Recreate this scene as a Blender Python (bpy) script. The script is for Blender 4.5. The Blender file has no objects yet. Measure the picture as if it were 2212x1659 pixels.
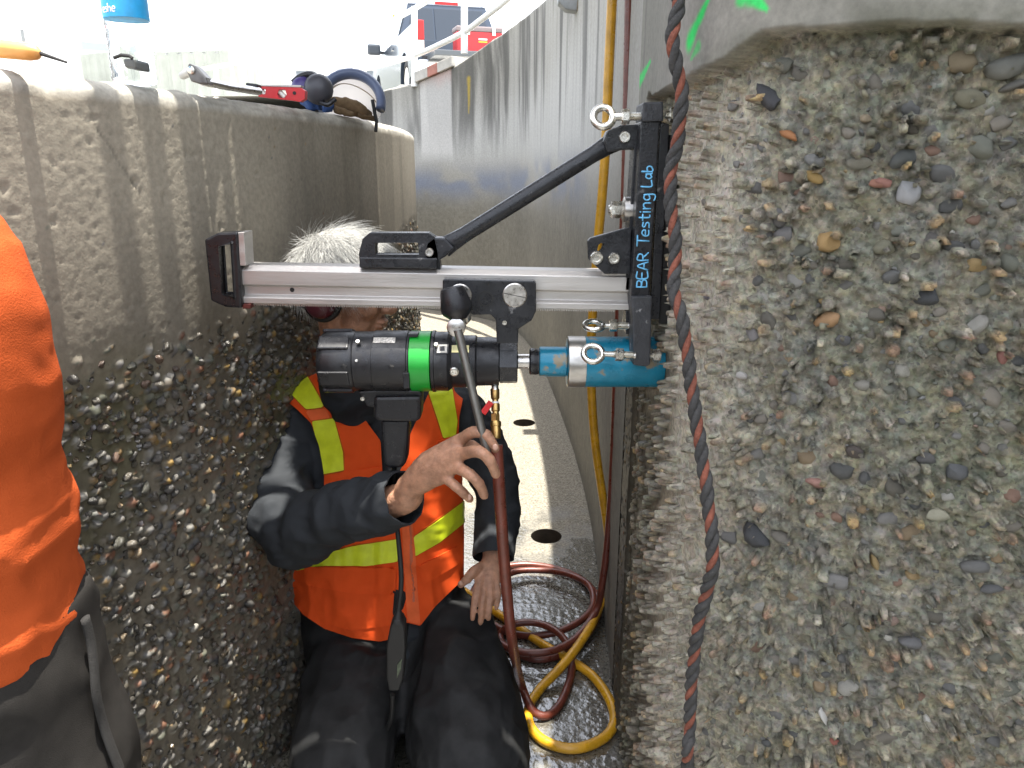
import bpy, bmesh, math, random
import numpy as np
from mathutils import Vector, Matrix
from mathutils.geometry import tessellate_polygon

random.seed(7)
rng = np.random.default_rng(7)
scene = bpy.context.scene
COL = scene.collection
R = math.radians

# ------------------------------------------------------------------ camera, sky, sun
FPX = 1600.0                       # focal length for a picture 2212 wide
PITCH = R(16.5)
CAMZ = 1.45
cam_d = bpy.data.cameras.new('camera')
cam = bpy.data.objects.new('camera', cam_d)
COL.objects.link(cam)
cam.location = (0, 0, CAMZ)
cam.rotation_euler = (R(90) - PITCH, 0, 0)
cam_d.sensor_width = 36.0
cam_d.lens = 36.0 * FPX / 2212.0
cam_d.clip_start = 0.02
cam_d.clip_end = 2000
scene.camera = cam

SUN = Vector((0.068, 0.010, 0.99)).normalized()
world = bpy.data.worlds.new('World')
scene.world = world
world.use_nodes = True
wn = world.node_tree
for n in list(wn.nodes):
    wn.nodes.remove(n)
sky = wn.nodes.new('ShaderNodeTexSky')
sky.sky_type = 'NISHITA'
sky.sun_disc = False
sky.sun_elevation = math.asin(SUN.z)
sky.sun_rotation = math.atan2(SUN.x, SUN.y)
sky.air_density = 1.0
sky.dust_density = 2.5
sky.ozone_density = 0.6
bgn = wn.nodes.new('ShaderNodeBackground')
bgn.inputs['Strength'].default_value = 0.15
wo = wn.nodes.new('ShaderNodeOutputWorld')
hs = wn.nodes.new('ShaderNodeHueSaturation')
hs.inputs['Saturation'].default_value = 0.35
wn.links.new(sky.outputs['Color'], hs.inputs['Color'])
wn.links.new(hs.outputs['Color'], bgn.inputs['Color'])
wn.links.new(bgn.outputs['Background'], wo.inputs['Surface'])

sun_d = bpy.data.lights.new('sun', 'SUN')
sun_d.energy = 3.6
sun_d.angle = R(0.53)
sun_d.color = (1.0, 0.95, 0.86)
sun = bpy.data.objects.new('sun', sun_d)
COL.objects.link(sun)
sun.location = (3, -2, 12)
sun.rotation_euler = SUN.to_track_quat('Z', 'Y').to_euler()

vs = scene.view_settings
scene.display_settings.display_device = 'sRGB'
vs.view_transform = 'Standard'
vs.look = 'None'
vs.gamma = 1.0
vs.use_curve_mapping = False
vs.exposure = 2.15

# ------------------------------------------------------------------ rays through the photograph's points
CP, SP = math.cos(PITCH), math.sin(PITCH)

def ray(u, v):
    x = (u - 1106.0) / FPX
    up = (829.5 - v) / FPX
    return Vector((x, CP + up * SP, -SP + up * CP))

def P(u, v, Y):                     # point at forward distance Y
    d = ray(u, v)
    t = Y / d.y
    return Vector((d.x * t, Y, CAMZ + d.z * t))

def PZ(u, v, z):                    # point at height z
    d = ray(u, v)
    t = (z - CAMZ) / d.z
    return Vector((d.x * t, d.y * t, z))

def PX(Y, v=829):                   # metres per picture pixel at distance Y
    return Y / ray(1106, v).y / FPX

def project(V):                     # N x 3 array -> picture coordinates
    x = V[:, 0]
    y = V[:, 1]
    z = V[:, 2] - CAMZ
    dep = y * CP - z * SP
    up = y * SP + z * CP
    return np.stack([1106.0 + FPX * x / dep, 829.5 - FPX * up / dep], 1)

# ------------------------------------------------------------------ noise
_T2 = np.random.default_rng(3).random((256, 256))
_T3 = np.random.default_rng(4).random((64, 64, 64))

def n2(x, y, seed=0):
    x = np.asarray(x, float) + seed * 17.31
    y = np.asarray(y, float) + seed * 9.77
    xi = np.floor(x).astype(int)
    yi = np.floor(y).astype(int)
    fx = x - xi
    fy = y - yi
    fx = fx * fx * (3 - 2 * fx)
    fy = fy * fy * (3 - 2 * fy)
    a = _T2[xi % 256, yi % 256]
    b = _T2[(xi + 1) % 256, yi % 256]
    c = _T2[xi % 256, (yi + 1) % 256]
    d = _T2[(xi + 1) % 256, (yi + 1) % 256]
    return (a * (1 - fx) + b * fx) * (1 - fy) + (c * (1 - fx) + d * fx) * fy

def fbm2(x, y, oct=4, seed=0):
    s = 0
    a = 0.5
    tot = 0
    for k in range(oct):
        s = s + a * n2(x * 2 ** k, y * 2 ** k, seed + k * 3)
        tot += a
        a *= 0.5
    return s / tot

def n3(V, f, seed=0):
    Q = np.asarray(V) * np.asarray(f) + seed * 7.13
    I = np.floor(Q).astype(int)
    F = Q - I
    F = F * F * (3 - 2 * F)
    r = 0
    for dx in (0, 1):
        for dy in (0, 1):
            for dz in (0, 1):
                w = (F[:, 0] if dx else 1 - F[:, 0]) * (F[:, 1] if dy else 1 - F[:, 1]) * (F[:, 2] if dz else 1 - F[:, 2])
                r = r + w * _T3[(I[:, 0] + dx) % 64, (I[:, 1] + dy) % 64, (I[:, 2] + dz) % 64]
    return r

def sstep(a, b, x):
    t = np.clip((x - a) / (b - a), 0, 1)
    return t * t * (3 - 2 * t)

# ------------------------------------------------------------------ materials
def mat(name, color=(0.5, 0.5, 0.5), rough=0.6, metal=0.0, var=0.0, vscale=20.0, bump=0.0, bscale=60.0,
        spec=0.5, attr=None, objcol=False, rvar=0.0, bdist=0.01, wear=None, wscale=40.0, wamt=0.5, coat=0.0, sss=0.0, stretch=None, bdetail=4.0):
    m = bpy.data.materials.new(name)
    m.use_nodes = True
    nt = m.node_tree
    b = nt.nodes['Principled BSDF']
    b.inputs['Roughness'].default_value = rough
    b.inputs['Metallic'].default_value = metal
    b.inputs['Specular IOR Level'].default_value = spec
    if coat:
        b.inputs['Coat Weight'].default_value = coat
        b.inputs['Coat Roughness'].default_value = 0.08
    if sss:
        b.inputs['Subsurface Weight'].default_value = sss
        b.inputs['Subsurface Radius'].default_value = (0.012, 0.005, 0.003)
        b.inputs['Subsurface Scale'].default_value = 1.0
    geo = nt.nodes.new('ShaderNodeTexCoord')
    src = geo.outputs['Object']
    if stretch:
        mp = nt.nodes.new('ShaderNodeMapping')
        mp.inputs['Scale'].default_value = stretch
        nt.links.new(src, mp.inputs['Vector'])
        src = mp.outputs['Vector']
    csock = None
    if attr:
        a = nt.nodes.new('ShaderNodeAttribute')
        a.attribute_name = attr
        csock = a.outputs['Color']
    elif objcol:
        a = nt.nodes.new('ShaderNodeObjectInfo')
        csock = a.outputs['Color']
    b.inputs['Base Color'].default_value = (*color, 1)

    def noise(scale, detail=4.0):
        n = nt.nodes.new('ShaderNodeTexNoise')
        n.inputs['Scale'].default_value = scale
        n.inputs['Detail'].default_value = detail
        n.inputs['Roughness'].default_value = 0.6
        nt.links.new(src, n.inputs['Vector'])
        return n
    if var > 0:
        n = noise(vscale)
        mr = nt.nodes.new('ShaderNodeMapRange')
        mr.inputs['From Min'].default_value = 0.3
        mr.inputs['From Max'].default_value = 0.7
        mr.inputs['To Min'].default_value = 1 - var
        mr.inputs['To Max'].default_value = 1 + var
        nt.links.new(n.outputs['Fac'], mr.inputs['Value'])
        mx = nt.nodes.new('ShaderNodeMix')
        mx.data_type = 'RGBA'
        mx.blend_type = 'MULTIPLY'
        mx.inputs['Factor'].default_value = 1
        if csock:
            nt.links.new(csock, mx.inputs['A'])
        else:
            mx.inputs['A'].default_value = (*color, 1)
        nt.links.new(mr.outputs['Result'], mx.inputs['B'])
        csock = mx.outputs['Result']
    if wear:
        n = noise(wscale, 6.0)
        mr = nt.nodes.new('ShaderNodeMapRange')
        mr.inputs['From Min'].default_value = 1 - wamt
        mr.inputs['From Max'].default_value = 1 - wamt + 0.06
        nt.links.new(n.outputs['Fac'], mr.inputs['Value'])
        mx = nt.nodes.new('ShaderNodeMix')
        mx.data_type = 'RGBA'
        nt.links.new(mr.outputs['Result'], mx.inputs['Factor'])
        if csock:
            nt.links.new(csock, mx.inputs['A'])
        else:
            mx.inputs['A'].default_value = (*color, 1)
        mx.inputs['B'].default_value = (*wear, 1)
        csock = mx.outputs['Result']
    if csock:
        nt.links.new(csock, b.inputs['Base Color'])
    if rvar > 0:
        n = noise(vscale * 1.7)
        mr = nt.nodes.new('ShaderNodeMapRange')
        mr.inputs['From Min'].default_value = 0.35
        mr.inputs['From Max'].default_value = 0.65
        mr.inputs['To Min'].default_value = max(0.02, rough - rvar)
        mr.inputs['To Max'].default_value = min(1, rough + rvar)
        nt.links.new(n.outputs['Fac'], mr.inputs['Value'])
        nt.links.new(mr.outputs['Result'], b.inputs['Roughness'])
    if bump > 0:
        n = noise(bscale, bdetail)
        bp = nt.nodes.new('ShaderNodeBump')
        bp.inputs['Strength'].default_value = bump
        bp.inputs['Distance'].default_value = bdist
        nt.links.new(n.outputs['Fac'], bp.inputs['Height'])
        nt.links.new(bp.outputs['Normal'], b.inputs['Normal'])
    return m

def wall_mat(name, bump=0.55, bs=170.0, bd=0.006, det=6.0, br=0.6, chips=0.0):
    """Concrete: colour from the surface's own colour attribute, wetness (attribute) lowers the roughness."""
    m = mat(name, attr='col', rough=0.85, var=0.16, vscale=90.0, bump=bump, bscale=bs, bdist=bd, spec=0.4, bdetail=det)
    nt = m.node_tree
    for n in nt.nodes:
        if n.type == 'TEX_NOISE' and n.inputs['Detail'].default_value == det:
            n.inputs['Roughness'].default_value = br
    b = nt.nodes['Principled BSDF']
    a = nt.nodes.new('ShaderNodeAttribute')
    a.attribute_name = 'wet'
    mr = nt.nodes.new('ShaderNodeMapRange')
    mr.inputs['To Min'].default_value = 0.85
    mr.inputs['To Max'].default_value = 0.22
    nt.links.new(a.outputs['Fac'], mr.inputs['Value'])
    nt.links.new(mr.outputs['Result'], b.inputs['Roughness'])
    a2 = nt.nodes.new('ShaderNodeAttribute')
    a2.attribute_name = 'grain'
    mm = nt.nodes.new('ShaderNodeMath')
    mm.operation = 'MULTIPLY'
    mm.inputs[1].default_value = bump
    nt.links.new(a2.outputs['Fac'], mm.inputs[0])
    for n in nt.nodes:
        if n.type == 'BUMP':
            nt.links.new(mm.outputs[0], n.inputs['Strength'])
    if chips > 0:                                   # broken aggregate too small to model: its own colours
        tc = nt.nodes.new('ShaderNodeTexCoord')
        link = b.inputs['Base Color'].links[0].from_socket
        for sc_, lo, hi in ((90.0, 0.97 - chips * 0.8, 0.97 + chips * 0.8), (240.0, 0.90 - chips, 0.90 + chips)):
            wp = nt.nodes.new('ShaderNodeTexNoise')
            wp.inputs['Scale'].default_value = sc_ * 0.9
            nt.links.new(tc.outputs['Object'], wp.inputs['Vector'])
            ad = nt.nodes.new('ShaderNodeMix')
            ad.data_type = 'VECTOR'
            ad.inputs['Factor'].default_value = 0.9 / sc_
            nt.links.new(tc.outputs['Object'], ad.inputs['A'])
            nt.links.new(wp.outputs['Color'], ad.inputs['B'])
            vo = nt.nodes.new('ShaderNodeTexVoronoi')
            vo.inputs['Scale'].default_value = sc_
            vo.inputs['Randomness'].default_value = 1.0
            nt.links.new(ad.outputs['Result'], vo.inputs['Vector'])
            hsv = nt.nodes.new('ShaderNodeHueSaturation')
            hsv.inputs['Saturation'].default_value = 0.11
            nt.links.new(vo.outputs['Color'], hsv.inputs['Color'])
            vm = nt.nodes.new('ShaderNodeMapRange')
            vm.data_type = 'FLOAT_VECTOR'
            vm.inputs[9].default_value = (lo * 1.03, lo, lo * 0.95)
            vm.inputs[10].default_value = (hi * 1.03, hi, hi * 0.93)
            nt.links.new(hsv.outputs['Color'], vm.inputs[6])
            sel = nt.nodes.new('ShaderNodeMix')
            sel.data_type = 'RGBA'
            sel.inputs['A'].default_value = (1, 1, 1, 1)
            gr = nt.nodes.new('ShaderNodeAttribute')
            gr.attribute_name = 'chip'
            nt.links.new(gr.outputs['Fac'], sel.inputs['Factor'])
            nt.links.new(vm.outputs[1], sel.inputs['B'])
            mu_ = nt.nodes.new('ShaderNodeMix')
            mu_.data_type = 'RGBA'
            mu_.blend_type = 'MULTIPLY'
            mu_.inputs['Factor'].default_value = 1
            nt.links.new(link, mu_.inputs['A'])
            nt.links.new(sel.outputs['Result'], mu_.inputs['B'])
            link = mu_.outputs['Result']
        nt.links.new(link, b.inputs['Base Color'])
    return m

# ------------------------------------------------------------------ objects
WL = {}                             # world place of every empty / parent

def put(o, parent, c):
    COL.objects.link(o)
    if parent is not None:
        o.parent = parent
        o.location = Vector(c) - WL[parent]
    else:
        o.location = c
    WL[o] = Vector(c)
    return o

def tag(o, label=None, cat=None, group=None, kind=None):
    if label:
        o['label'] = label
    if cat:
        o['category'] = cat
    if group:
        o['group'] = group
    if kind:
        o['kind'] = kind
    return o

def thing(name, loc, label, cat, group=None):
    o = bpy.data.objects.new(name, None)
    o.empty_display_size = 0.05
    put(o, None, Vector(loc))
    return tag(o, label, cat, group)

def finish(me, smooth=True, ang=38):
    if smooth:
        me.shade_smooth()
        if ang < 180:
            me.set_sharp_from_angle(angle=R(ang))

def obj_np(name, V, F, m, parent=None, smooth=True, ang=180, attrs=None):
    """Object out of numpy arrays (faces all of one size)."""
    V = np.asarray(V, float)
    F = np.asarray(F, int)
    c = (V.min(0) + V.max(0)) / 2
    me = bpy.data.meshes.new(name)
    k = F.shape[1]
    me.vertices.add(len(V))
    me.vertices.foreach_set('co', (V - c).astype(np.float32).ravel())
    me.loops.add(F.size)
    me.loops.foreach_set('vertex_index', F.astype(np.int32).ravel())
    me.polygons.add(len(F))
    me.polygons.foreach_set('loop_start', (np.arange(len(F)) * k).astype(np.int32))
    me.update(calc_edges=True)
    me.validate()
    for an, av in (attrs or {}).items():
        if av.ndim == 2:
            at = me.attributes.new(an, 'FLOAT_COLOR', 'POINT')
            full = np.ones((len(V), 4), np.float32)
            full[:, :3] = av
            at.data.foreach_set('color', full.ravel())
        else:
            at = me.attributes.new(an, 'FLOAT', 'POINT')
            at.data.foreach_set('value', av.astype(np.float32))
    me.materials.append(m)
    finish(me, smooth, ang)
    return put(bpy.data.objects.new(name, me), parent, Vector(c))

class MB:
    """Collects shapes for one mesh, in world coordinates."""
    def __init__(self):
        self.v = []
        self.f = []

    def add(self, vs, fs):
        n = len(self.v)
        self.v += [Vector(p) for p in vs]
        self.f += [tuple(i + n for i in f) for f in fs]
        return self

    def box(self, c, s, rot=None):
        c = Vector(c)
        h = Vector(s) / 2
        M = rot.to_3x3() if rot is not None else Matrix.Identity(3)
        vs = [c + M @ Vector((sx * h.x, sy * h.y, sz * h.z)) for sx in (-1, 1) for sy in (-1, 1) for sz in (-1, 1)]
        fs = [(0, 1, 3, 2), (4, 6, 7, 5), (0, 4, 5, 1), (2, 3, 7, 6), (0, 2, 6, 4), (1, 5, 7, 3)]
        return self.add(vs, fs)

    def bar(self, a, b, w, h, up=(0, 0, 1)):
        a = Vector(a)
        b = Vector(b)
        t = (b - a).normalized()
        s = t.cross(Vector(up)).normalized()
        u = s.cross(t)
        vs = []
        for p in (a, b):
            for i, j in ((-1, -1), (1, -1), (1, 1), (-1, 1)):
                vs.append(p + s * (i * w / 2) + u * (j * h / 2))
        return self.add(vs, [(0, 3, 2, 1), (4, 5, 6, 7), (0, 1, 5, 4), (1, 2, 6, 5), (2, 3, 7, 6), (3, 0, 4, 7)])

    def prism(self, outer, depth, holes=()):
        """outer / holes: lists of 3D points of one plane; depth: extrusion vector."""
        depth = Vector(depth)
        loops = [[Vector(p) for p in outer]] + [[Vector(p) for p in h] for h in holes]
        tris = tessellate_polygon(loops)
        flat = [p for l in loops for p in l]
        n = len(flat)
        nrm = Vector((0, 0, 0))
        for t in tris:
            a, b, c = (flat[i] for i in t)
            nn = (b - a).cross(c - a)
            if nrm.dot(nn) < 0:
                nn = -nn
            nrm += nn
        fs = []
        for t in tris:
            a, b, c = (flat[i] for i in t)
            t = tuple(t)
            if (b - a).cross(c - a).dot(depth) > 0:
                t = t[::-1]
            fs.append(t)
            fs.append(tuple(i + n for i in t[::-1]))
        o = 0
        for l in loops:
            k = len(l)
            for i in range(k):
                fs.append((o + i, o + (i + 1) % k, n + o + (i + 1) % k, n + o + i))
            o += k
        return self.add(flat + [p + depth for p in flat], fs)

    def slab(self, uv, Y, th, holes=()):
        return self.prism([P(u, v, Y) for u, v in uv], (0, th, 0), [[P(u, v, Y) for u, v in h] for h in holes])

    def tube(self, pts, r, n=12, cap=True, flat=1.0, ref=None):
        pts = [Vector(p) for p in pts]
        rs = r if isinstance(r, (list, tuple)) else [r] * len(pts)
        m = len(pts)
        vs = []
        prev = None
        for i, p in enumerate(pts):
            t = (pts[min(i + 1, m - 1)] - pts[max(i - 1, 0)]).normalized()
            if prev is None:
                a = Vector(ref) if ref is not None else (Vector((0, 0, 1)) if abs(t.z) < 0.9 else Vector((1, 0, 0)))
            else:
                a = prev
            a = (a - t * a.dot(t)).normalized()
            prev = a
            b = t.cross(a)
            rr = rs[i]
            ra, rb = rr if isinstance(rr, (tuple, list)) else (rr, rr * flat)
            for k in range(n):
                q = 2 * math.pi * k / n
                vs.append(p + a * (ra * math.cos(q)) + b * (rb * math.sin(q)))
        fs = []
        for i in range(m - 1):
            for k in range(n):
                fs.append((i * n + k, i * n + (k + 1) % n, (i + 1) * n + (k + 1) % n, (i + 1) * n + k))
        if cap:
            fs.append(tuple(range(n))[::-1])
            fs.append(tuple((m - 1) * n + k for k in range(n)))
        return self.add(vs, fs)

    def lathe(self, a, axis, prof, n=32):
        """prof: (distance along axis, radius)."""
        a = Vector(a)
        t = Vector(axis).normalized()
        pts = [a + t * d for d, _ in prof]
        s = Vector((0, 0, 1)) if abs(t.z) < 0.9 else Vector((1, 0, 0))
        s = (s - t * s.dot(t)).normalized()
        b = t.cross(s)
        vs = []
        for (d, r), p in zip(prof, pts):
            for k in range(n):
                q = 2 * math.pi * k / n
                vs.append(p + s * (r * math.cos(q)) + b * (r * math.sin(q)))
        fs = []
        m = len(prof)
        for i in range(m - 1):
            for k in range(n):
                fs.append((i * n + k, i * n + (k + 1) % n, (i + 1) * n + (k + 1) % n, (i + 1) * n + k))
        fs.append(tuple(range(n))[::-1])
        fs.append(tuple((m - 1) * n + k for k in range(n)))
        return self.add(vs, fs)

    def ball(self, c, r, n=20, rot=None, squash=None):
        c = Vector(c)
        rx, ry, rz = (r, r, r) if not isinstance(r, (tuple, list)) else r
        M = rot.to_3x3() if rot is not None else Matrix.Identity(3)
        m = n // 2
        vs = [c + M @ Vector((0, 0, rz))]
        for i in range(1, m):
            q = math.pi * i / m
            for k in range(n):
                w = 2 * math.pi * k / n
                vs.append(c + M @ Vector((rx * math.sin(q) * math.cos(w), ry * math.sin(q) * math.sin(w), rz * math.cos(q))))
        vs.append(c + M @ Vector((0, 0, -rz)))
        fs = [(0, 1 + k, 1 + (k + 1) % n) for k in range(n)]
        for i in range(m - 2):
            for k in range(n):
                fs.append((1 + i * n + k, 1 + (i + 1) * n + k, 1 + (i + 1) * n + (k + 1) % n, 1 + i * n + (k + 1) % n))
        e = len(vs) - 1
        o = 1 + (m - 2) * n
        fs += [(e, o + (k + 1) % n, o + k) for k in range(n)]
        return self.add(vs, fs)

    def nut(self, c, axis, r, h, n=6):
        return self.lathe(Vector(c) - Vector(axis).normalized() * h / 2, axis, [(0, r * 0.92), (h * 0.12, r), (h * 0.88, r), (h, r * 0.92)], n)

    def build(self, name, m, parent=None, smooth=True, ang=38, bevel=0.0, seg=2):
        xs = np.array([tuple(p) for p in self.v])
        c = Vector((xs.min(0) + xs.max(0)) / 2)
        me = bpy.data.meshes.new(name)
        me.from_pydata([p - c for p in self.v], [], self.f)
        if bevel > 0:
            bm = bmesh.new()
            bm.from_mesh(me)
            bmesh.ops.dissolve_limit(bm, angle_limit=R(1), verts=bm.verts, edges=bm.edges)
            es = [e for e in bm.edges if len(e.link_faces) == 2 and e.calc_face_angle(0) > R(30)]
            bmesh.ops.bevel(bm, geom=es, offset=bevel, segments=seg, affect='EDGES', profile=0.6, clamp_overlap=True)
            bm.to_mesh(me)
            bm.free()
        bm = bmesh.new()
        bm.from_mesh(me)
        bmesh.ops.recalc_face_normals(bm, faces=bm.faces)
        bm.to_mesh(me)
        bm.free()
        me.materials.append(m)
        finish(me, smooth and not bevel, ang)
        return put(bpy.data.objects.new(name, me), parent, c)

def spline(pts, n=8):
    """Catmull-Rom through points."""
    pts = [Vector(p) for p in pts]
    q = [pts[0] * 2 - pts[1]] + pts + [pts[-1] * 2 - pts[-2]]
    out = []
    for i in range(1, len(q) - 2):
        a, b, c, d = q[i - 1:i + 3]
        for k in range(n):
            t = k / n
            out.append(0.5 * ((2 * b) + (c - a) * t + (2 * a - 5 * b + 4 * c - d) * t * t + (3 * b - a - 3 * c + d) * t ** 3))
    out.append(pts[-1])
    return out

def resample(pts, step):
    A = np.array([tuple(p) for p in pts])
    L = np.concatenate([[0], np.cumsum(np.linalg.norm(np.diff(A, axis=0), axis=1))])
    n = max(2, int(L[-1] / step) + 1)
    s = np.linspace(0, L[-1], n)
    return np.stack([np.interp(s, L, A[:, k]) for k in range(A.shape[1])], 1), s

# ------------------------------------------------------------------ shared materials
M_black = mat('black_painted_steel', (0.014, 0.015, 0.018), 0.32, 0.0, var=0.3, vscale=30, bump=0.12, bscale=200, wear=(0.15, 0.15, 0.15), wscale=34, wamt=0.36, rvar=0.12)
M_blackplastic = mat('black_plastic', (0.012, 0.012, 0.014), 0.35, var=0.2, vscale=60, bump=0.15, bscale=600, bdist=0.002, rvar=0.1)
M_rubber = mat('black_rubber', (0.010, 0.010, 0.010), 0.6, bump=0.1, bscale=300)
M_alu = mat('worn_aluminium', (0.50, 0.48, 0.455), 0.48, 0.75, var=0.14, vscale=14, bump=0.08, bscale=90, stretch=(0.3, 1, 3), rvar=0.1)
M_zinc = mat('zinc_plated_steel', (0.72, 0.70, 0.64), 0.28, 1.0, var=0.12, vscale=50, bump=0.05, bscale=300, rvar=0.1)
M_brushed = mat('turned_steel', (0.62, 0.60, 0.57), 0.33, 1.0, var=0.15, vscale=70, rvar=0.08)
M_green = mat('green_plastic', (0.012, 0.34, 0.035), 0.35, var=0.06, vscale=30)
M_blue = mat('teal_paint', (0.008, 0.20, 0.32), 0.34, 0.1, var=0.2, vscale=18, wear=(0.26, 0.22, 0.15), wscale=22, wamt=0.45, bump=0.06, bscale=80, rvar=0.08)
M_brass = mat('brass', (0.55, 0.36, 0.13), 0.35, 1.0, var=0.25, vscale=60)
M_red = mat('red_plastic', (0.62, 0.02, 0.02), 0.35, var=0.1)
M_letter = mat('light_blue_paint_marker', (0.16, 0.50, 0.80), 0.5, var=0.1, vscale=200)
M_white = mat('white_paint', (0.80, 0.81, 0.82), 0.45, var=0.05, vscale=8)
M_sticker = mat('pale_sticker', (0.62, 0.60, 0.54), 0.5, var=0.12, vscale=120)
M_stickery = mat('yellow_sticker', (0.60, 0.56, 0.28), 0.5, var=0.1, vscale=120)
M_skin = mat('tanned_skin', (0.37, 0.195, 0.12), 0.5, var=0.30, vscale=55, bump=0.6, bscale=200, bdist=0.003, sss=0.12, rvar=0.08)
M_skin2 = mat('skin', (0.38, 0.21, 0.14), 0.5, var=0.1, vscale=45, sss=0.1)
M_eye = mat('eye_white', (0.7, 0.68, 0.65), 0.1)
# ------------------------------------------------------------------ channel walls
LC = np.array((-5.40, 2.87))       # centre of the inner (left) wall's circle
LR = 5.0
LTOP = 1.58
OUT_CTRL = [(1.8, 0.74), (1.2, 0.79), (0.75, 0.845), (0.55, 0.885), (0.42, 0.93), (0.33, 0.985), (0.275, 1.065), (0.25, 1.19), (0.252, 1.35), (0.264, 1.5),
            (0.30, 2.0), (0.335, 3.05), (0.30, 4.2), (0.20, 5.6), (0.03, 6.6), (-0.28, 7.15), (-1.0, 7.7), (-2.0, 8.2), (-4.2, 8.5)]
_op = spline([Vector((x, y, 0)) for x, y in OUT_CTRL], 24)
OUT_P, OUT_S = resample(_op, 0.004)
OUT_P = OUT_P[:, :2]
_t = np.gradient(OUT_P, axis=0)
_t /= np.linalg.norm(_t, axis=1)[:, None]
OUT_N = np.stack([-_t[:, 1], _t[:, 0]], 1)
LIP = 1.572
S_END = float(OUT_S[np.argmin(np.abs(OUT_P[:, 1] - 1.62) + (OUT_P[:, 0] > 0.3) * 9)])    # where the eroded part stops
S_SEAM = float(OUT_S[np.argmin(np.abs(OUT_P[:, 1] - 1.80) + (OUT_P[:, 0] > 0.8) * 9)])

def out_xy(s):
    return np.stack([np.interp(s, OUT_S, OUT_P[:, 0]), np.interp(s, OUT_S, OUT_P[:, 1])], -1)

def out_n(s):
    v = np.stack([np.interp(s, OUT_S, OUT_N[:, 0]), np.interp(s, OUT_S, OUT_N[:, 1])], -1)
    return v / np.linalg.norm(v, axis=-1)[..., None]

def out_hit(u, v, inset=0.0):
    """(s, z) where the ray through a photo point meets the outer wall."""
    d = ray(u, v)
    Q = OUT_P - OUT_N * inset
    cr = Q[:, 0] * d.y - Q[:, 1] * d.x
    k = np.where((np.sign(cr[1:]) != np.sign(cr[:-1])) & (Q[1:, 1] > 0.2))[0]
    i = k[0] if len(k) else int(np.argmin(np.abs(cr)))
    return float(OUT_S[i]), CAMZ + d.z * Q[i, 1] / d.y

def left_hit(u, v):
    """(arc s, z) where the ray meets the inner wall; s = angle * radius."""
    d = ray(u, v)
    dx, dy = d.x, d.y
    a = dx * dx + dy * dy
    b = -2 * (dx * LC[0] + dy * LC[1])
    c = LC @ LC - LR * LR
    disc = b * b - 4 * a * c
    t = (-b - math.sqrt(max(disc, 0))) / (2 * a)
    x, y = dx * t, dy * t
    return math.atan2(y - LC[1], x - LC[0]) * LR, CAMZ + d.z * t, Vector((x, y, CAMZ + d.z * t))

# ---- stone shapes and colours
def ico(sub):
    bm = bmesh.new()
    bmesh.ops.create_icosphere(bm, subdivisions=sub, radius=1.0)
    bm.verts.ensure_lookup_table()
    V = np.array([tuple(v.co) for v in bm.verts])
    F = np.array([[v.index for v in f.verts] for f in bm.faces])
    bm.free()
    return V, F

def stone_shape(sub, seed, angular):
    V, F = ico(sub)
    r = np.random.default_rng(seed)
    W = V.copy()
    for k in range(5 + angular * 7):            # broken facets
        n = r.normal(size=3)
        n /= np.linalg.norm(n)
        lim = r.uniform(0.52, 0.92)
        d = W @ n
        W = W - np.clip(d - lim, 0, None)[:, None] * n * 0.9
    W = W * (0.86 + 0.3 * n3(V + 3, 1.4, seed)[:, None]) * (0.95 + 0.1 * n3(V + 5, 4.0, seed)[:, None])
    W = W * np.array([1.0, r.uniform(0.62, 0.95), r.uniform(0.55, 0.8)])
    return W, F

PALETTE = [((0.155, 0.15, 0.142), 5), ((0.10, 0.10, 0.10), 4), ((0.055, 0.057, 0.06), 2.5), ((0.20, 0.175, 0.14), 4), ((0.24, 0.165, 0.085), 3),
           ((0.19, 0.10, 0.065), 2), ((0.30, 0.29, 0.26), 2), ((0.13, 0.135, 0.105), 4), ((0.30, 0.20, 0.07), 1.2), ((0.09, 0.08, 0.062), 3)]
_pw = np.array([w for _, w in PALETTE])
_pw = _pw / _pw.sum()
_pc = np.array([c for c, _ in PALETTE])

def stone_col(r, n=None):
    i = r.choice(len(_pc), size=n, p=_pw)
    c = _pc[i]
    k = r.uniform(0.8, 1.2, size=(n, 1) if n else None)
    return c * k

def splats(H, C, ds, dz, r, num, rmin, rmax, tall, region=None, cmul=1.0, toward=None):
    """Small pebbles pressed into a height field H (and their colour into C)."""
    ns, nz = H.shape
    ci = r.integers(0, ns, num)
    cj = r.integers(0, nz, num)
    ra = rmin + (rmax - rmin) * r.random(num) ** 2.2
    asp = r.uniform(0.5, 1.0, num)
    ang = r.uniform(-0.7, 0.7, num)
    cols = stone_col(r, num) * cmul
    if toward is not None:
        cols = cols * 0.6 + np.array(toward) * 0.4
    for i, j, a, q, w, c in zip(ci, cj, ra, asp, ang, cols):
        if region is not None and r.random() > region[i, j]:
            continue
        wi = int(a / ds) + 1
        wj = int(a / dz) + 1
        i0, i1, j0, j1 = max(0, i - wi), min(ns, i + wi + 1), max(0, j - wj), min(nz, j + wj + 1)
        X = (np.arange(i0, i1) - i)[:, None] * ds
        Z = (np.arange(j0, j1) - j)[None, :] * dz
        ca, sa = math.cos(w), math.sin(w)
        d2 = ((X * ca + Z * sa) / a) ** 2 + ((-X * sa + Z * ca) / (a * q)) ** 2
        hh = H[i, j] * 0.5 - a * 0.1 + a * tall * np.sqrt(np.clip(1 - d2, 0, 1))
        sub = H[i0:i1, j0:j1]
        mk = (d2 < 1) & (hh > sub)
        sub[mk] = hh[mk]
        C[i0:i1, j0:j1][mk] = c

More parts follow.
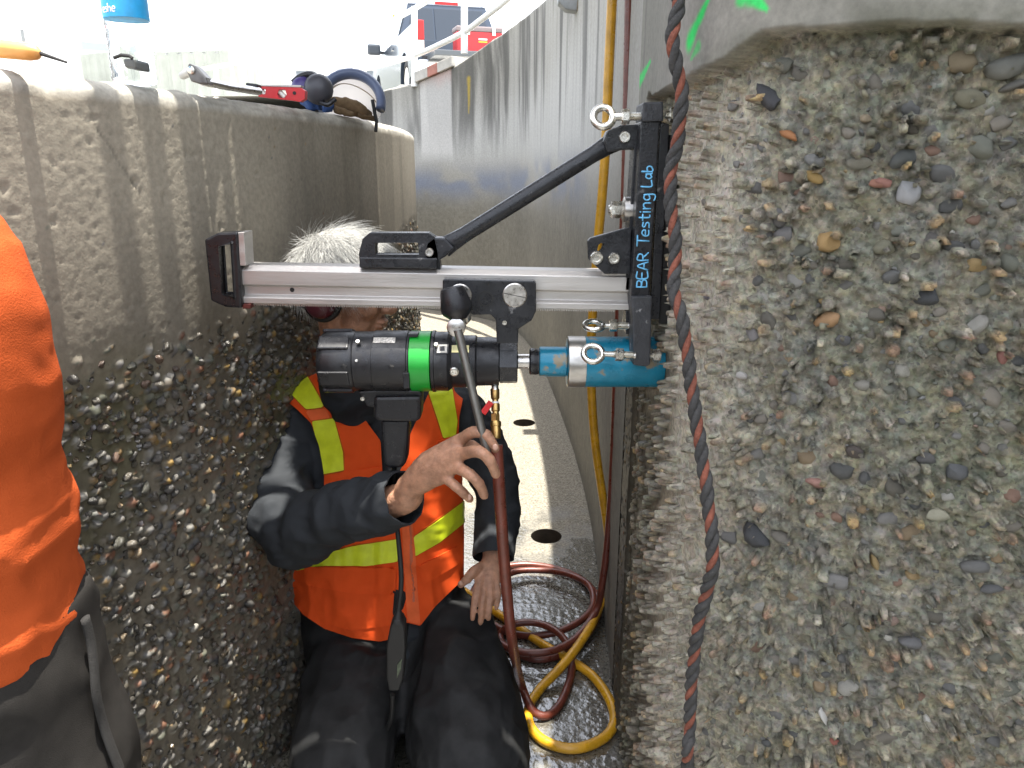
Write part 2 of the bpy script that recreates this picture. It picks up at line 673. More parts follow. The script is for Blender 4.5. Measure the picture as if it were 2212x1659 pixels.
def grid_faces(ns, nz, flip=False):
    i = np.arange(ns - 1)[:, None] * nz + np.arange(nz - 1)[None, :]
    F = np.stack([i, i + nz, i + nz + 1, i + 1], -1).reshape(-1, 4)
    return F[:, ::-1] if flip else F

M_wall = wall_mat('weathered_concrete', 0.12)
M_wall_r = wall_mat('eroded_concrete', 0.8, 150.0, 0.006, 8.0, 0.7, 0.42)
M_stone_o = mat('pebble', objcol=True, rough=0.62, var=0.35, vscale=70, bump=0.5, bscale=140, bdist=0.004, rvar=0.15)
M_stone_a = mat('embedded_gravel', attr='col', rough=0.6, var=0.3, vscale=80, bump=0.45, bscale=180, bdist=0.004, rvar=0.15)
M_stone_wet = mat('wet_pebble', objcol=True, rough=0.24, var=0.3, vscale=70, bump=0.5, bscale=140, bdist=0.003, spec=0.7, rvar=0.12)
M_stone_wet_a = mat('wet_gravel', attr='col', rough=0.24, var=0.3, vscale=80, bump=0.45, bscale=160, bdist=0.003, spec=0.7, rvar=0.12)

SHAPES = [stone_shape(2, 20 + k, k % 2) for k in range(12)]
SHAPES_LO = [stone_shape(1, 60 + k, 1) for k in range(10)]
STONE_ME = []
STONE_ME_WET = []
for k, (V, F) in enumerate(SHAPES):
    for lst, mm in ((STONE_ME, M_stone_o), (STONE_ME_WET, M_stone_wet)):
        me = bpy.data.meshes.new('stone')
        me.from_pydata(V.tolist(), [], F.tolist())
        me.materials.append(mm)
        finish(me, True, 50)
        lst.append(me)

def frame_m(n, ang):
    """Axes of a stone lying on a surface with normal n (its thin axis along n)."""
    n = Vector(n).normalized()
    a = Vector((0, 0, 1)).cross(n).normalized()
    b = n.cross(a)
    x = a * math.cos(ang) + b * math.sin(ang)
    y = n.cross(x)
    return Matrix((x, y, n)).transposed()

def put_stone(parent, meshes, p, n, r, ang, col, k, thick=0.6):
    o = bpy.data.objects.new('stone', meshes[k % len(meshes)])
    o.color = (*[float(c) for c in col], 1)
    put(o, parent, Vector(p))
    o.rotation_euler = frame_m(n, ang).to_euler()
    o.scale = (r, r, r * thick / 0.67)
    return o

def stone_stuff(name, parent, pts, nrm, rad, cols, m, r):
    VV, FF, CC = [], [], []
    off = 0
    for p, n, a, c in zip(pts, nrm, rad, cols):
        V, F = SHAPES_LO[r.integers(len(SHAPES_LO))]
        M = np.array(frame_m(n, r.uniform(-0.9, 0.9)))
        W = (V * a) @ M.T + p
        VV.append(W)
        FF.append(F + off)
        CC.append(np.repeat(c[None], len(V), 0))
        off += len(V)
    o = obj_np(name, np.concatenate(VV), np.concatenate(FF), m, parent, True, 40, {'col': np.concatenate(CC)})
    o['kind'] = 'stuff'
    return o

# ================================================================== inner (left) wall
s0, s1 = math.atan2(0.25 - LC[1], math.sqrt(LR ** 2 - (0.25 - LC[1]) ** 2)) * LR, 0.42 * LR
sA = np.arange(s0, s1, 0.0048)
sB = np.arange(s1, 1.25 * LR, 0.05)
sv = np.concatenate([sA, sB])
zv = np.arange(0.0, LTOP - 0.03, 0.0048)
dsl, dzl = 0.0048, 0.0048
NS, NZ = len(sv), len(zv)
S, Z = np.meshgrid(sv, zv, indexing='ij')
rl = np.random.default_rng(11)
wl = 1.17 + 0.10 * (fbm2(S * 2.2, Z * 0 + 3, 3, 5) - 0.5) * 2 + 0.05 * (fbm2(S * 14, Z * 14, 3, 8) - 0.5)
ER = sstep(0.06, -0.10, Z - wl)                      # 1 = eroded, below the old water line
ROUGHUP = sstep(0.55 * LR * -1, -1.1, -S)            # coarser towards the camera
near = sstep(-0.5, -1.5, S)
H = -0.010 * ER + 0.0008 * (fbm2(S * 110, Z * 110, 3, 2) - 0.5) * (0.35 + near) + 0.0010 * (fbm2(S * 5, Z * 5, 2, 4) - 0.5)
pit = fbm2(S * 190, Z * 170, 2, 12)
H -= (1 - ER) * 0.0007 * sstep(0.62, 0.80, pit) * (0.25 + near)
pit2 = fbm2(S * 70, Z * 60, 2, 13)
H -= (1 - ER) * 0.0018 * sstep(0.82, 0.88, pit2) * (0.3 + near)
base = np.array((0.315, 0.282, 0.222))
tone = (0.78 + 0.44 * fbm2(S * 3, Z * 2.2, 4, 21))[..., None]
C = base * tone
strk = sstep(0.52, 0.75, fbm2(S * 9, Z * 0.8, 4, 31))[..., None]
C = C * (1 - 0.28 * strk * (1 - near[..., None] * 0.6))
dk = np.array((0.138, 0.123, 0.095)) * (0.7 + 0.6 * fbm2(S * 6, Z * 6, 4, 41))[..., None]
bandw = sstep(0.34, 0.0, Z - wl)[..., None] * (1 - ER[..., None])
C = C * (1 - 0.42 * bandw)
C = C * (1 - ER[..., None]) + dk * ER[..., None]
moss = (ER * sstep(0.5, 0.72, fbm2(S * 4, Z * 3, 3, 51)) * sstep(0.3, 0.9, Z))[..., None]
C = C * (1 - 0.5 * moss) + np.array((0.075, 0.075, 0.03)) * 0.5 * moss
Hn = H[:len(sA)]
Cn = C[:len(sA)]
splats(Hn, Cn, dsl, dzl, rl, 30000, 0.0035, 0.0105, 0.55, ER[:len(sA)], 0.72)
splats(Hn, Cn, dsl, dzl, rl, 500, 0.002, 0.004, 0.2, (1 - ER[:len(sA)]) * (0.2 + 0.8 * near[:len(sA)]), 1.25)
crack = np.abs(S + 1.62 + 0.03 * np.sin(Z * 17) + 0.05 * (fbm2(Z * 9, S * 0, 3, 3) - 0.5) - (1.5 - Z) * 0.16)
cm = sstep(0.0045, 0.001, crack) * sstep(1.38, 1.42, Z) * sstep(1.54, 1.5, Z)
H -= 0.0015 * cm
C *= (1 - 0.3 * cm)[..., None]
wet = ER * (0.45 + 0.55 * sstep(0.35, 0.6, fbm2(S * 5, Z * 5, 3, 61)))
wet = np.maximum(wet, 0.9 * sstep(0.25, 0.45, S * 0 + (S + 0.5) * 0.5) * sstep(1.32, 1.2, Z))
# rows: face, rounded top edge, top, back
ang = S / LR
rows_r = [LR + H]
rows_z = [Z]
chip = 0.007 * (fbm2(sv * 14, sv * 0 + 1, 4, 71) - 0.5) * (0.15 + 1.4 * near[:, 0])
rad = 0.028
def add_row(r_, z_):
    rows_r.append(np.broadcast_to(r_, (NS,))[:, None])
    rows_z.append(np.broadcast_to(z_, (NS,))[:, None])
for q in np.linspace(0.15, 1.0, 7) * math.pi / 2:
    w = 0.0014 * (n2(sv * 55, sv * 0 + q * 9, 5) - 0.5)
    add_row(LR - rad * (1 - math.cos(q)) + w + chip * (1 - q / 3), LTOP - rad * (1 - math.sin(q)) + w + chip)
for d in (0.06, 0.1, 0.16, 0.22, 0.29):
    add_row(LR - d, LTOP + 0.004 * (n2(sv * 20, sv * 0 + d * 40, 6) - 0.5))
add_row(LR - 0.32, LTOP - 0.02)
add_row(LR - 0.32, 0.9)
add_row(LR - 0.32, 0.2)
RR = np.concatenate(rows_r, 1)
ZZ = np.concatenate(rows_z, 1)
NR = RR.shape[1]
A = sv[:, None] / LR
V = np.stack([LC[0] + RR * np.cos(A), LC[1] + RR * np.sin(A), ZZ], -1).reshape(-1, 3)
extra = NR - NZ
topc = np.broadcast_to(np.array((0.40, 0.38, 0.33)), (NS, extra, 3)) * (0.8 + 0.4 * n2(sv[:, None] * 25, np.arange(extra)[None] * 3.1, 9))[..., None]
C = np.concatenate([C, topc], 1).reshape(-1, 3)
wet = np.concatenate([wet, np.zeros((NS, extra))], 1).reshape(-1)
t_left = thing('concrete_wall', (LC[0] + LR * math.cos(-0.3), LC[1] + LR * math.sin(-0.3), 0),
               'low curved concrete wall on the left with tools lying on its top and pebbly wet lower half', 'wall')
obj_np('wall_face', V, grid_faces(NS, NR), M_wall, t_left, True, 180, {'col': C, 'wet': wet, 'grain': np.ones(len(V))})

def left_surface(s, z, out=0.0):
    a = s / LR
    n = Vector((math.cos(a), math.sin(a), 0))
    return Vector((LC[0], LC[1], z)) + n * (LR - 0.006 + out), n

# single stones: the biggest in view
pts = []
tries = 0
ulist = []
while len(pts) < 300 and tries < 20000:
    tries += 1
    u = rl.uniform(150, 640)
    v = rl.uniform(640, 1655)
    s_, z_, p_ = left_hit(u, v)
    if z_ < 0.02 or z_ > 1.13 or s_ > 0.4:
        continue
    r_ = rl.uniform(0.0085, 0.0140) * (1.0 if rl.random() < 0.9 else 1.3)
    if any((s_ - a) ** 2 + (z_ - b) ** 2 < (0.8 * (r_ + c)) ** 2 for a, b, c in pts):
        continue
    pts.append((s_, z_, r_))
    p_, n_ = left_surface(s_, z_, r_ * -0.15)
    put_stone(t_left, STONE_ME_WET, p_, n_, r_, rl.uniform(-0.8, 1.2), (stone_col(rl) * 0.5 + np.array((0.055, 0.05, 0.04))) * rl.choice([0.5, 0.7, 0.95, 1.3], p=[.4, .42, .16, .02]), int(rl.integers(12)), rl.uniform(0.6, 0.9))
pp, nn, ra = [], [], []
for k in range(5200):
    s_ = rl.uniform(s0 + 0.1, 0.8)
    z_ = rl.uniform(0.0, 1.22) if k % 5 else rl.uniform(0.9, 1.25)
    r_ = rl.uniform(0.0055, 0.0110)
    if z_ > 1.10 + 0.12 * (n2(s_ * 3, 2.0, 5)):
        r_ *= 0.75
    p_, n_ = left_surface(s_, z_, -0.002 - r_ * 0.05)
    pp.append(np.array(p_))
    nn.append(n_)
    ra.append(r_)
stone_stuff('embedded_gravel', t_left, pp, nn, ra, (stone_col(rl, len(pp)) * 0.5 + np.array((0.055, 0.05, 0.04))) * rl.choice([0.45, 0.6, 0.85], size=(len(pp), 1)), M_stone_wet_a, rl)

# ================================================================== outer (right) wall
_tops = sorted([out_hit(u, v) for u, v in ((700, 250), (780, 215), (832, 196), (900, 180), (985, 143), (1030, 112), (1062, 88), (1100, 62), (1122, 46), (1150, 24), (1180, -2))])
TOP_S = np.array([0.0, _tops[0][0] - 1.6] + [a for a, b in _tops])
TOP_Z = np.array([2.52, 2.52] + [b for a, b in _tops])
print('tops', [(round(a, 2), round(b, 2)) for a, b in zip(TOP_S, TOP_Z)])

def out_top(xy):
    """Height of the wall top along the wall."""
    i = np.argmin((OUT_P[None, :, 0] - xy.reshape(-1, 2)[:, :1]) ** 2 + (OUT_P[None, :, 1] - xy.reshape(-1, 2)[:, 1:]) ** 2, axis=1)
    return np.interp(OUT_S[i], TOP_S, TOP_Z).reshape(xy.shape[:-1])

t_out = thing('concrete_wall', (0.6, 0.9, 0), 'tall curved concrete wall on the right with exposed gravel face and green paint marks', 'wall')
# ---- near part, fine
ro = np.random.default_rng(23)
STEP = 0.0033
sx06 = float(OUT_S[np.argmin(np.abs(OUT_P[:, 0] - 0.86) + (OUT_P[:, 1] > 1) * 9)])
_lip = sorted([out_hit(u, v) for u, v in ((2212, 50), (2000, 51), (1780, 55), (1700, 58), (1640, 68), (1600, 95), (1560, 122), (1520, 145), (1480, 165), (1430, 192), (1385, 215))])
LIP_S = np.array([a for a, b in _lip])
LIP_Z = np.array([b for a, b in _lip])
sv = np.concatenate([np.arange(0, sx06, 0.03), np.arange(sx06, S_SEAM, STEP), [S_SEAM]])
zv = np.concatenate([np.arange(0, 1.74, STEP), np.arange(1.74, 2.53, 0.012)])
NS, NZ = len(sv), len(zv)
S, Z = np.meshgrid(sv, zv, indexing='ij')
edge = np.interp(S, LIP_S, LIP_Z) + 0.004 * (fbm2(S * 18, S * 0 + 1, 3, 7) - 0.5) * 2 + 0.006 * (fbm2(S * 4, S * 0 + 1, 2, 9) - 0.5) + 0.02 * sstep(0.35, 0.05, S_END - S) * (n2(S * 30, S * 0, 3) - 0.5)
ends = S_END - 0.06 * (1 - sstep(1.40, 1.56, Z)) * 0 + 0.03 * (fbm2(Z * 12, Z * 0 + 2, 3, 9) - 0.5)
fade = sstep(0.0, 0.015, ends - S)                    # the recess's far end
low = sstep(0.0, 0.7, ends - S + 0.4)
REC = sstep(-0.001, 0.004, edge - Z) * fade
depth = 0.040 + 0.012 * (fbm2(S * 5, Z * 4, 3, 13) - 0.5)
# far end: recess gets shallower towards the floor
depth = depth * np.clip(0.35 + 0.65 * sstep(0.0, 0.35, ends - S) + 0.65 * sstep(1.25, 1.5, Z), 0.35, 1)
sc = float(OUT_S[np.argmin(np.hypot(OUT_P[:, 0] - 0.28, OUT_P[:, 1] - 1.055))])
AMP = 1 - 0.90 * sstep(sc - 0.10, sc + 0.04, S)
WS, WZ = S + 0.02 * (fbm2(S * 14, Z * 14, 2, 91) - 0.5), Z + 0.02 * (fbm2(S * 14, Z * 14, 2, 92) - 0.5)
rg1 = np.abs(2 * n2(WS * 62, WZ * 85, 93) - 1)
rg2 = np.abs(2 * n2(WS * 140, WZ * 180, 94) - 1)
M3 = 0.85 * (0.016 * (fbm2(S * 14, Z * 18, 4, 15) - 0.5) + 0.0075 * (rg1 - 0.5) + 0.0042 * (rg2 - 0.5) + 0.004 * (n2(S * 150, Z * 150, 18) - 0.5)) * AMP
pits = sstep(0.66, 0.8, fbm2(S * 75, Z * 80, 2, 19)) * 0.006 * AMP
H = REC * (-depth + M3 - pits) + (1 - REC) * 0.0016 * (fbm2(S * 40, Z * 40, 3, 3) - 0.5)
# colours
sm = np.array((0.205, 0.197, 0.167)) * (0.82 + 0.36 * fbm2(S * 2.6, Z * 1.4, 4, 5))[..., None]
sm = sm * (1 - 0.2 * sstep(0.55, 0.75, fbm2(S * 16, Z * 0.9, 3, 6)))[..., None]
mt = np.array((0.160, 0.161, 0.143)) * (0.72 + 0.56 * fbm2(S * 14, Z * 15, 4, 25))[..., None] * (0.62 + 0.76 * n2(WS * 130, WZ * 150, 95))[..., None]
hue = n2(WS * 60, WZ * 70, 96)[..., None]
mt = mt * (1 + (hue - 0.42) * np.array((0.20, 0.08, -0.16)))
mossy = sstep(0.50, 0.70, fbm2(S * 3.2 + 3, Z * 3.0, 4, 27)) * sstep(1.7, 1.0, S) 
mt = mt * (1 - 0.42 * mossy[..., None]) + np.array((0.085, 0.110, 0.075)) * 0.42 * mossy[..., None]
pale_band = np.exp(-((S - sc - 0.10 - 0.05 * (n2(Z * 4, Z * 0, 4))) / 0.16) ** 2) * (0.45 + 0.9 * fbm2(S * 6, Z * 4, 4, 29))  # soft paler band along the corner
mt = mt + np.array((0.185, 0.183, 0.175)) * np.clip(pale_band, 0, 1)[..., None]
C = sm * (1 - REC[..., None]) + mt * REC[..., None]
dampz = sstep(sc + 0.10, sc + 0.26, S) * sstep(1.28, 0.95, Z + 0.2 * (fbm2(S * 6, Z * 3, 3, 99) - 0.5))
C = C * (1 - 0.62 * dampz[..., None]) * (1 - dampz[..., None] * np.array((0.0, 0.06, 0.16)))
under = sstep(0.05, 0.0, edge - Z) * REC
mss = sstep(0.045, 0.0, np.abs(edge - Z - 0.01)) * sstep(0.42, 0.6, fbm2(S * 12, Z * 12, 3, 30))
C = C * (1 - 0.55 * mss[..., None]) + np.array((0.045, 0.050, 0.022)) * 0.55 * mss[..., None]
# lower wall beyond the eroded part: darker, damp, fine pebbles
lowz = sstep(1.30, 0.85, Z + 0.25 * (fbm2(S * 3, Z * 2, 3, 33) - 0.5)) * (1 - REC)
C = C * (1 - 0.5 * lowz[..., None])
H += lowz * (-0.002 + 0.004 * (fbm2(S * 70, Z * 70, 3, 35) - 0.5))
iS = np.searchsorted(sv, sx06)
Hs = H[iS:]
Cs = C[iS:]
reg = np.clip(REC * 1.0, 0, 1)[iS:]
splats(Hs, Cs, STEP, STEP, ro, 12000, 0.0025, 0.009, 0.24, reg * 0.45, 1.0, (0.175, 0.172, 0.143))
splats(Hs, Cs, STEP, STEP, ro, 3500, 0.003, 0.006, 0.6, lowz[iS:] * 0.9, 0.8)
# paler tone over everything near the corner
Cs[:] = Cs * (1 - 0.35 * np.clip(pale_band, 0, 1)[iS:][..., None]) + np.array((0.32, 0.30, 0.28)) * (0.35 * np.clip(pale_band, 0, 1)[iS:])[..., None]
# green spray marks on the smooth upper part
def spray(u, v, lu, lv, wid, C, S, Z, col=(0.02, 0.55, 0.11), amt=1.0, seed=0):
    s_a, z_a = out_hit(u, v)
    s_b, z_b = out_hit(lu, lv)
    d = np.array((s_b - s_a, z_b - z_a))
    L = np.hypot(*d)
    d /= L
    t = np.clip(((S - s_a) * d[0] + (Z - z_a) * d[1]) / L, 0, 1)
    dist = np.hypot(S - s_a - t * L * d[0], Z - z_a - t * L * d[1])
    w = wid * (1 - 0.75 * t)
    n_ = fbm2(S * 60, Z * 60, 4, 81 + seed)
    mk = sstep(1.0, 0.25, dist / w) * sstep(0.25, 0.6, n_ + 0.35 * (1 - dist / w))
    mk = np.clip(mk * amt, 0, 1)[..., None]
    C[:] = C * (1 - mk) + np.array(col) * mk
REC_keep = REC
spray(1490, 88, 1530, -5, 0.022, C, S, Z)
spray(1508, 100, 1490, 130, 0.012, C, S, Z, amt=0.6, seed=2)
spray(1380, 178, 1405, 132, 0.024, C, S, Z, amt=0.9, seed=1)
spray(1622, -8, 1650, 20, 0.018, C, S, Z, amt=0.9, seed=3)
spray(1600, 0, 1625, -30, 0.013, C, S, Z, amt=0.8, seed=4)
nrm = out_n(sv)
xy = out_xy(sv)
tp = 2.52
V = np.stack([xy[:, None, 0] + nrm[:, None, 0] * H, xy[:, None, 1] + nrm[:, None, 1] * H, np.broadcast_to(Z, H.shape)], -1)
# top of the wall, one row going back
cap = V[:, -1:, :].copy()
cap[..., :2] -= (nrm * 0.35)[:, None, :]
V = np.concatenate([V, cap], 1).reshape(-1, 3)
C = np.concatenate([C, C[:, -1:]], 1).reshape(-1, 3)
wet = np.concatenate([np.maximum(lowz, dampz) * 0.5, lowz[:, -1:] * 0], 1).reshape(-1)
grain = np.clip(REC * AMP ** 1.3 + (1 - REC) * 0.12, 0.10, 1)
grain = np.concatenate([grain, grain[:, -1:]], 1).reshape(-1)
obj_np('gravel_face', V, grid_faces(NS, NZ + 1), M_wall_r, t_out, True, 180, {'col': C, 'wet': wet, 'grain': grain, 'chip': np.concatenate([REC, REC[:, -1:]], 1).reshape(-1)})

# ---- far part
sv = np.concatenate([np.arange(S_SEAM, OUT_S[-1] - 0.5, 0.014), [OUT_S[-1]]])
NS = len(sv)
xy = out_xy(sv)
nrm = out_n(sv)
top = out_top(xy)
k = np.linspace(0, 1, 190)
Z = k[None, :] * top[:, None]
S = np.broadcast_to(sv[:, None], Z.shape)
seamf = sstep(0, 0.2, S - S_SEAM)
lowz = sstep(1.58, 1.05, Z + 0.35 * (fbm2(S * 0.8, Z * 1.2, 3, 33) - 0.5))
H = seamf * ((0.0012 + 0.003 * lowz) * (fbm2(S * 50, Z * 50, 3, 3) - 0.5))
C = np.array((0.31, 0.30, 0.27)) * (0.85 + 0.3 * fbm2(S * 1.5, Z * 1.4, 4, 5))[..., None]
wb = (sstep(1.35, 1.62, Z) * sstep(2.2, 1.75, Z + 0.25 * (fbm2(S * 4, Z, 3, 14) - 0.5)) * sstep(0.3, 1.6, S - S_SEAM))[..., None]
C = C * (1 - 0.65 * wb) + np.array((0.43, 0.43, 0.415)) * 0.65 * wb
f1 = fbm2(S * 7 + 0.5 * fbm2(S * 2, Z * 2, 3, 97), Z * 0.7, 5, 6)
drip = sstep(0.50, 0.72, f1 + 0.30 * (Z / top[:, None] - 0.72) + 0.10 * (fbm2(S * 40, Z * 3, 2, 8) - 0.5)) * sstep(1.4, 1.9, Z)
C = C * (1 - 0.62 * drip[..., None])
f2 = fbm2(S * 34, Z * 0.35, 3, 16)
C = C * (1 - 0.12 * (sstep(0.55, 0.7, f2) * sstep(1.35, 1.7, Z))[..., None])
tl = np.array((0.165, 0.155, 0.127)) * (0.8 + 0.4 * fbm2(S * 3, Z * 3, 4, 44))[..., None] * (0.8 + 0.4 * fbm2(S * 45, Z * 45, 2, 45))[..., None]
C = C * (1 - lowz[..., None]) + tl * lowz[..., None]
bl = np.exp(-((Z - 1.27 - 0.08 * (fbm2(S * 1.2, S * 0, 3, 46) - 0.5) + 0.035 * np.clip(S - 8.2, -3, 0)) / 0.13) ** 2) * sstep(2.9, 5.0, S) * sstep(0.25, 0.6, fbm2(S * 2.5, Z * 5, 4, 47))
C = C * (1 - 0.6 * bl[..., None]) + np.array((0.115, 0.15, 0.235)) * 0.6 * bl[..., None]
spray(1012, 170, 1013, 245, 0.035, C, S, Z, col=(0.42, 0.30, 0.03), amt=0.7)
# paler repaired panel between two joints under the coping block
sa, _ = out_hit(975, 200)
sb, _ = out_hit(905, 200)
pan = (sstep(sa - 0.005, sa + 0.005, S) * sstep(sb + 0.005, sb - 0.005, S) * sstep(1.45, 1.6, Z))[..., None]
C = C * (1 - 0.75 * pan) + np.array((0.50, 0.49, 0.47)) * 0.75 * pan
pk = pan * sstep(2.12, 2.32, Z + 0.1 * (fbm2(S * 12, Z * 2, 3, 4) - 0.5))[..., None]
C = C * (1 - 0.5 * pk) + np.array((0.45, 0.24, 0.20)) * 0.5 * pk
for s_j in (sa, sb):
    jm = np.exp(-((S - s_j) / 0.010) ** 2) * sstep(1.5, 1.75, Z) * 0.7
    H -= 0.01 * jm
    C *= (1 - 0.5 * jm)[..., None]
V = np.stack([xy[:, None, 0] + nrm[:, None, 0] * H, xy[:, None, 1] + nrm[:, None, 1] * H, Z], -1)
bev = V[:, -1:, :].copy()
bev[..., :2] -= (nrm * 0.02)[:, None, :]
bev[..., 2] += 0.012
cap = bev.copy()
cap[..., :2] -= (nrm * 0.30)[:, None, :]
dn = cap.copy()
dn[..., :2] -= (nrm * 0.02)[:, None, :]
dn[..., 2] = 1.9
V = np.concatenate([V, bev, cap, dn], 1).reshape(-1, 3)
C = np.concatenate([C] + [np.broadcast_to(np.array((0.36, 0.35, 0.32)), (NS, 1, 3))] * 3, 1).reshape(-1, 3)
wet = np.concatenate([lowz * 0.0, np.zeros((NS, 3))], 1).reshape(-1)
obj_np('smooth_face', V, grid_faces(NS, 193), M_wall, t_out, True, 180, {'col': C, 'wet': wet, 'grain': np.ones(len(V))})

# ---- stones of the exposed face
def out_surface(s, z, out):
    xy_ = out_xy(np.array([s]))[0]
    n_ = out_n(np.array([s]))[0]
    q = xy_ + n_ * (-0.042 + out)
    return Vector((q[0], q[1], z)), Vector((n_[0], n_[1], 0))

# stones one would recognise: photo place, half length (px), shape, tilt, colour
MARKS = [(1660, 208, 42, 0.5, 0.85, (0.055, 0.055, 0.06)), (1705, 292, 26, 0.45, 0.5, (0.34, 0.15, 0.06)), (1950, 345, 30, 0.8, -0.6, (0.085, 0.09, 0.085)),
         (2078, 135, 36, 0.8, 0.1, (0.20, 0.16, 0.10)), (2090, 212, 32, 0.7, 0.1, (0.17, 0.16, 0.11)), (2170, 140, 50, 0.6, -0.4, (0.15, 0.15, 0.13)),
         (2190, 185, 34, 0.4, -0.35, (0.11, 0.105, 0.09)), (1958, 420, 33, 0.85, 0.2, (0.30, 0.30, 0.30)), (1888, 396, 20, 0.6, 0.2, (0.27, 0.13, 0.09)),
         (1905, 395, 22, 0.6, 0.3, (0.27, 0.13, 0.10)), (1755, 382, 25, 0.7, 0.4, (0.33, 0.22, 0.08)), (1785, 520, 32, 0.9, 0.2, (0.34, 0.22, 0.09)),
         (1690, 505, 24, 0.8, 0.0, (0.15, 0.145, 0.14)), (1905, 535, 24, 0.85, 0.2, (0.15, 0.145, 0.10)), (1680, 470, 24, 0.85, 1.0, (0.13, 0.125, 0.12)),
         (2000, 640, 32, 0.75, 0.2, (0.055, 0.058, 0.062)), (1850, 352, 26, 0.6, -0.1, (0.20, 0.19, 0.15)), (1765, 345, 30, 0.6, 0.0, (0.19, 0.19, 0.18)),
         (1792, 690, 32, 0.7, -0.5, (0.33, 0.20, 0.10)), (2105, 705, 38, 0.5, -0.9, (0.24, 0.23, 0.20)), (1600, 810, 16, 0.7, 0.0, (0.40, 0.38, 0.36)),
         (1815, 735, 20, 0.8, 0.2, (0.09, 0.09, 0.09)), (2160, 770, 18, 0.8, 1.2, (0.24, 0.11, 0.09)), (1945, 800, 20, 0.85, 0.3, (0.27, 0.26, 0.22)),
         (1860, 830, 18, 0.8, 0.2, (0.22, 0.21, 0.18)), (1995, 990, 22, 0.8, 0.2, (0.085, 0.083, 0.08)), (1755, 1042, 22, 0.6, 0.1, (0.27, 0.15, 0.12)),
         (1640, 1090, 22, 0.7, 0.6, (0.17, 0.15, 0.12)), (1845, 975, 20, 0.8, 0.3, (0.075, 0.062, 0.055)), (1632, 1157, 36, 0.75, 0.6, (0.05, 0.052, 0.056)),
         (1690, 1162, 28, 0.55, 0.2, (0.13, 0.12, 0.10)), (2060, 1020, 30, 0.7, 0.1, (0.085, 0.088, 0.09)), (2015, 1110, 28, 0.7, 0.1, (0.30, 0.29, 0.22)),
         (1800, 1255, 36, 0.7, 0.1, (0.18, 0.175, 0.165)), (2100, 1220, 32, 0.7, -0.1, (0.12, 0.12, 0.115)), (1965, 1240, 20, 0.6, 0.0, (0.28, 0.20, 0.10)),
         (1965, 1385, 26, 0.6, 0.1, (0.12, 0.12, 0.12)), (2135, 1270, 26, 0.5, -0.2, (0.09, 0.09, 0.09)), (1910, 1340, 26, 0.6, -0.3, (0.21, 0.15, 0.12)),
         (1775, 1545, 24, 0.35, 1.1, (0.46, 0.45, 0.42)), (2008, 1565, 30, 0.35, 1.0, (0.42, 0.41, 0.37)), (1800, 1600, 14, 0.7, 0.2, (0.30, 0.11, 0.08)),
         (1885, 1215, 20, 0.5, 1.1, (0.25, 0.18, 0.08)), (2010, 520, 22, 0.8, 0.4, (0.12, 0.11, 0.10)), (1530, 640, 14, 0.8, 0.2, (0.14, 0.135, 0.15)),
         (1620, 720, 22, 0.8, 1.0, (0.20, 0.19, 0.19)), (1560, 560, 16, 0.6, 0.9, (0.24, 0.17, 0.10)), (1865, 255, 16, 0.7, 0.2, (0.26, 0.21, 0.14)), (2040, 60, 0, 1, 0, (0, 0, 0))]
taken = []
cnt = 0
for (u, v, hl, q, a, c) in MARKS:
    if hl == 0:
        continue
    s_, z_ = out_hit(u, v, 0.042)
    p_, n_ = out_surface(s_, z_, 0)
    r_ = hl * p_.y / ray(u, v).y / FPX
    p_, n_ = out_surface(s_, z_, 0.002 + r_ * 0.02)
    o = put_stone(t_out, STONE_ME, p_, n_, r_, -a, c, cnt, 0.55)
    o.scale.y = r_ * q * 1.2
    taken.append((s_, z_, r_))
    cnt += 1
tries = 0
while cnt < 300 and tries < 30000:
    tries += 1
    u = ro.uniform(1440, 2212)
    v = ro.uniform(90, 1655)
    s_, z_ = out_hit(u, v, 0.042)
    if z_ > np.interp(s_, LIP_S, LIP_Z) - 0.03 or s_ > S_END - 0.05 or (s_ > sc + 0.05 and tries % 4):
        continue
    r_ = 0.0072 + 0.0125 * ro.random() ** 1.4
    if any((s_ - a) ** 2 + (z_ - b) ** 2 < (0.95 * (r_ + c)) ** 2 for a, b, c in taken):
        continue
    taken.append((s_, z_, r_))
    p_, n_ = out_surface(s_, z_, r_ * ro.uniform(-0.26, 0.06) * (1.8 if s_ > sc else 1) - 0.001)
    c = stone_col(ro) * 0.72 + np.array((0.14, 0.138, 0.118)) * 0.28
    d_ = math.exp(-((s_ - sc - 0.12) / 0.16) ** 2) * 0.4
    c = c * (1 - d_) + np.array((0.3, 0.28, 0.26)) * d_
    put_stone(t_out, STONE_ME, p_, n_, r_, ro.uniform(-1.0, 0.6), c, int(ro.choice([1, 3, 5, 7, 9, 11, 0, 4])), ro.uniform(0.5, 0.75))
    cnt += 1
pp, nn, ra, cc = [], [], [], []
for k in range(2600):
    s_ = ro.uniform(sx06, S_END - 0.03)
    z_ = ro.uniform(0.0, 1.0) * (np.interp(s_, LIP_S, LIP_Z) - 0.02)
    r_ = ro.uniform(0.0030, 0.0080)
    if s_ > sc + 0.04 and k % 4:
        continue
    p_, n_ = out_surface(s_, z_, -r_ * ro.uniform(0.15, 0.6) - r_ * (0.3 if s_ > sc else 0))
    c = stone_col(ro) * 0.62 + np.array((0.17, 0.168, 0.14)) * 0.38
    d_ = math.exp(-((s_ - sc - 0.12) / 0.16) ** 2) * 0.45
    cc.append(c * (1 - d_) + np.array((0.3, 0.28, 0.26)) * d_)
    pp.append(np.array(p_))
    nn.append(n_)
    ra.append(r_)
stone_stuff('embedded_gravel', t_out, pp, nn, ra, np.array(cc), M_stone_a, ro)

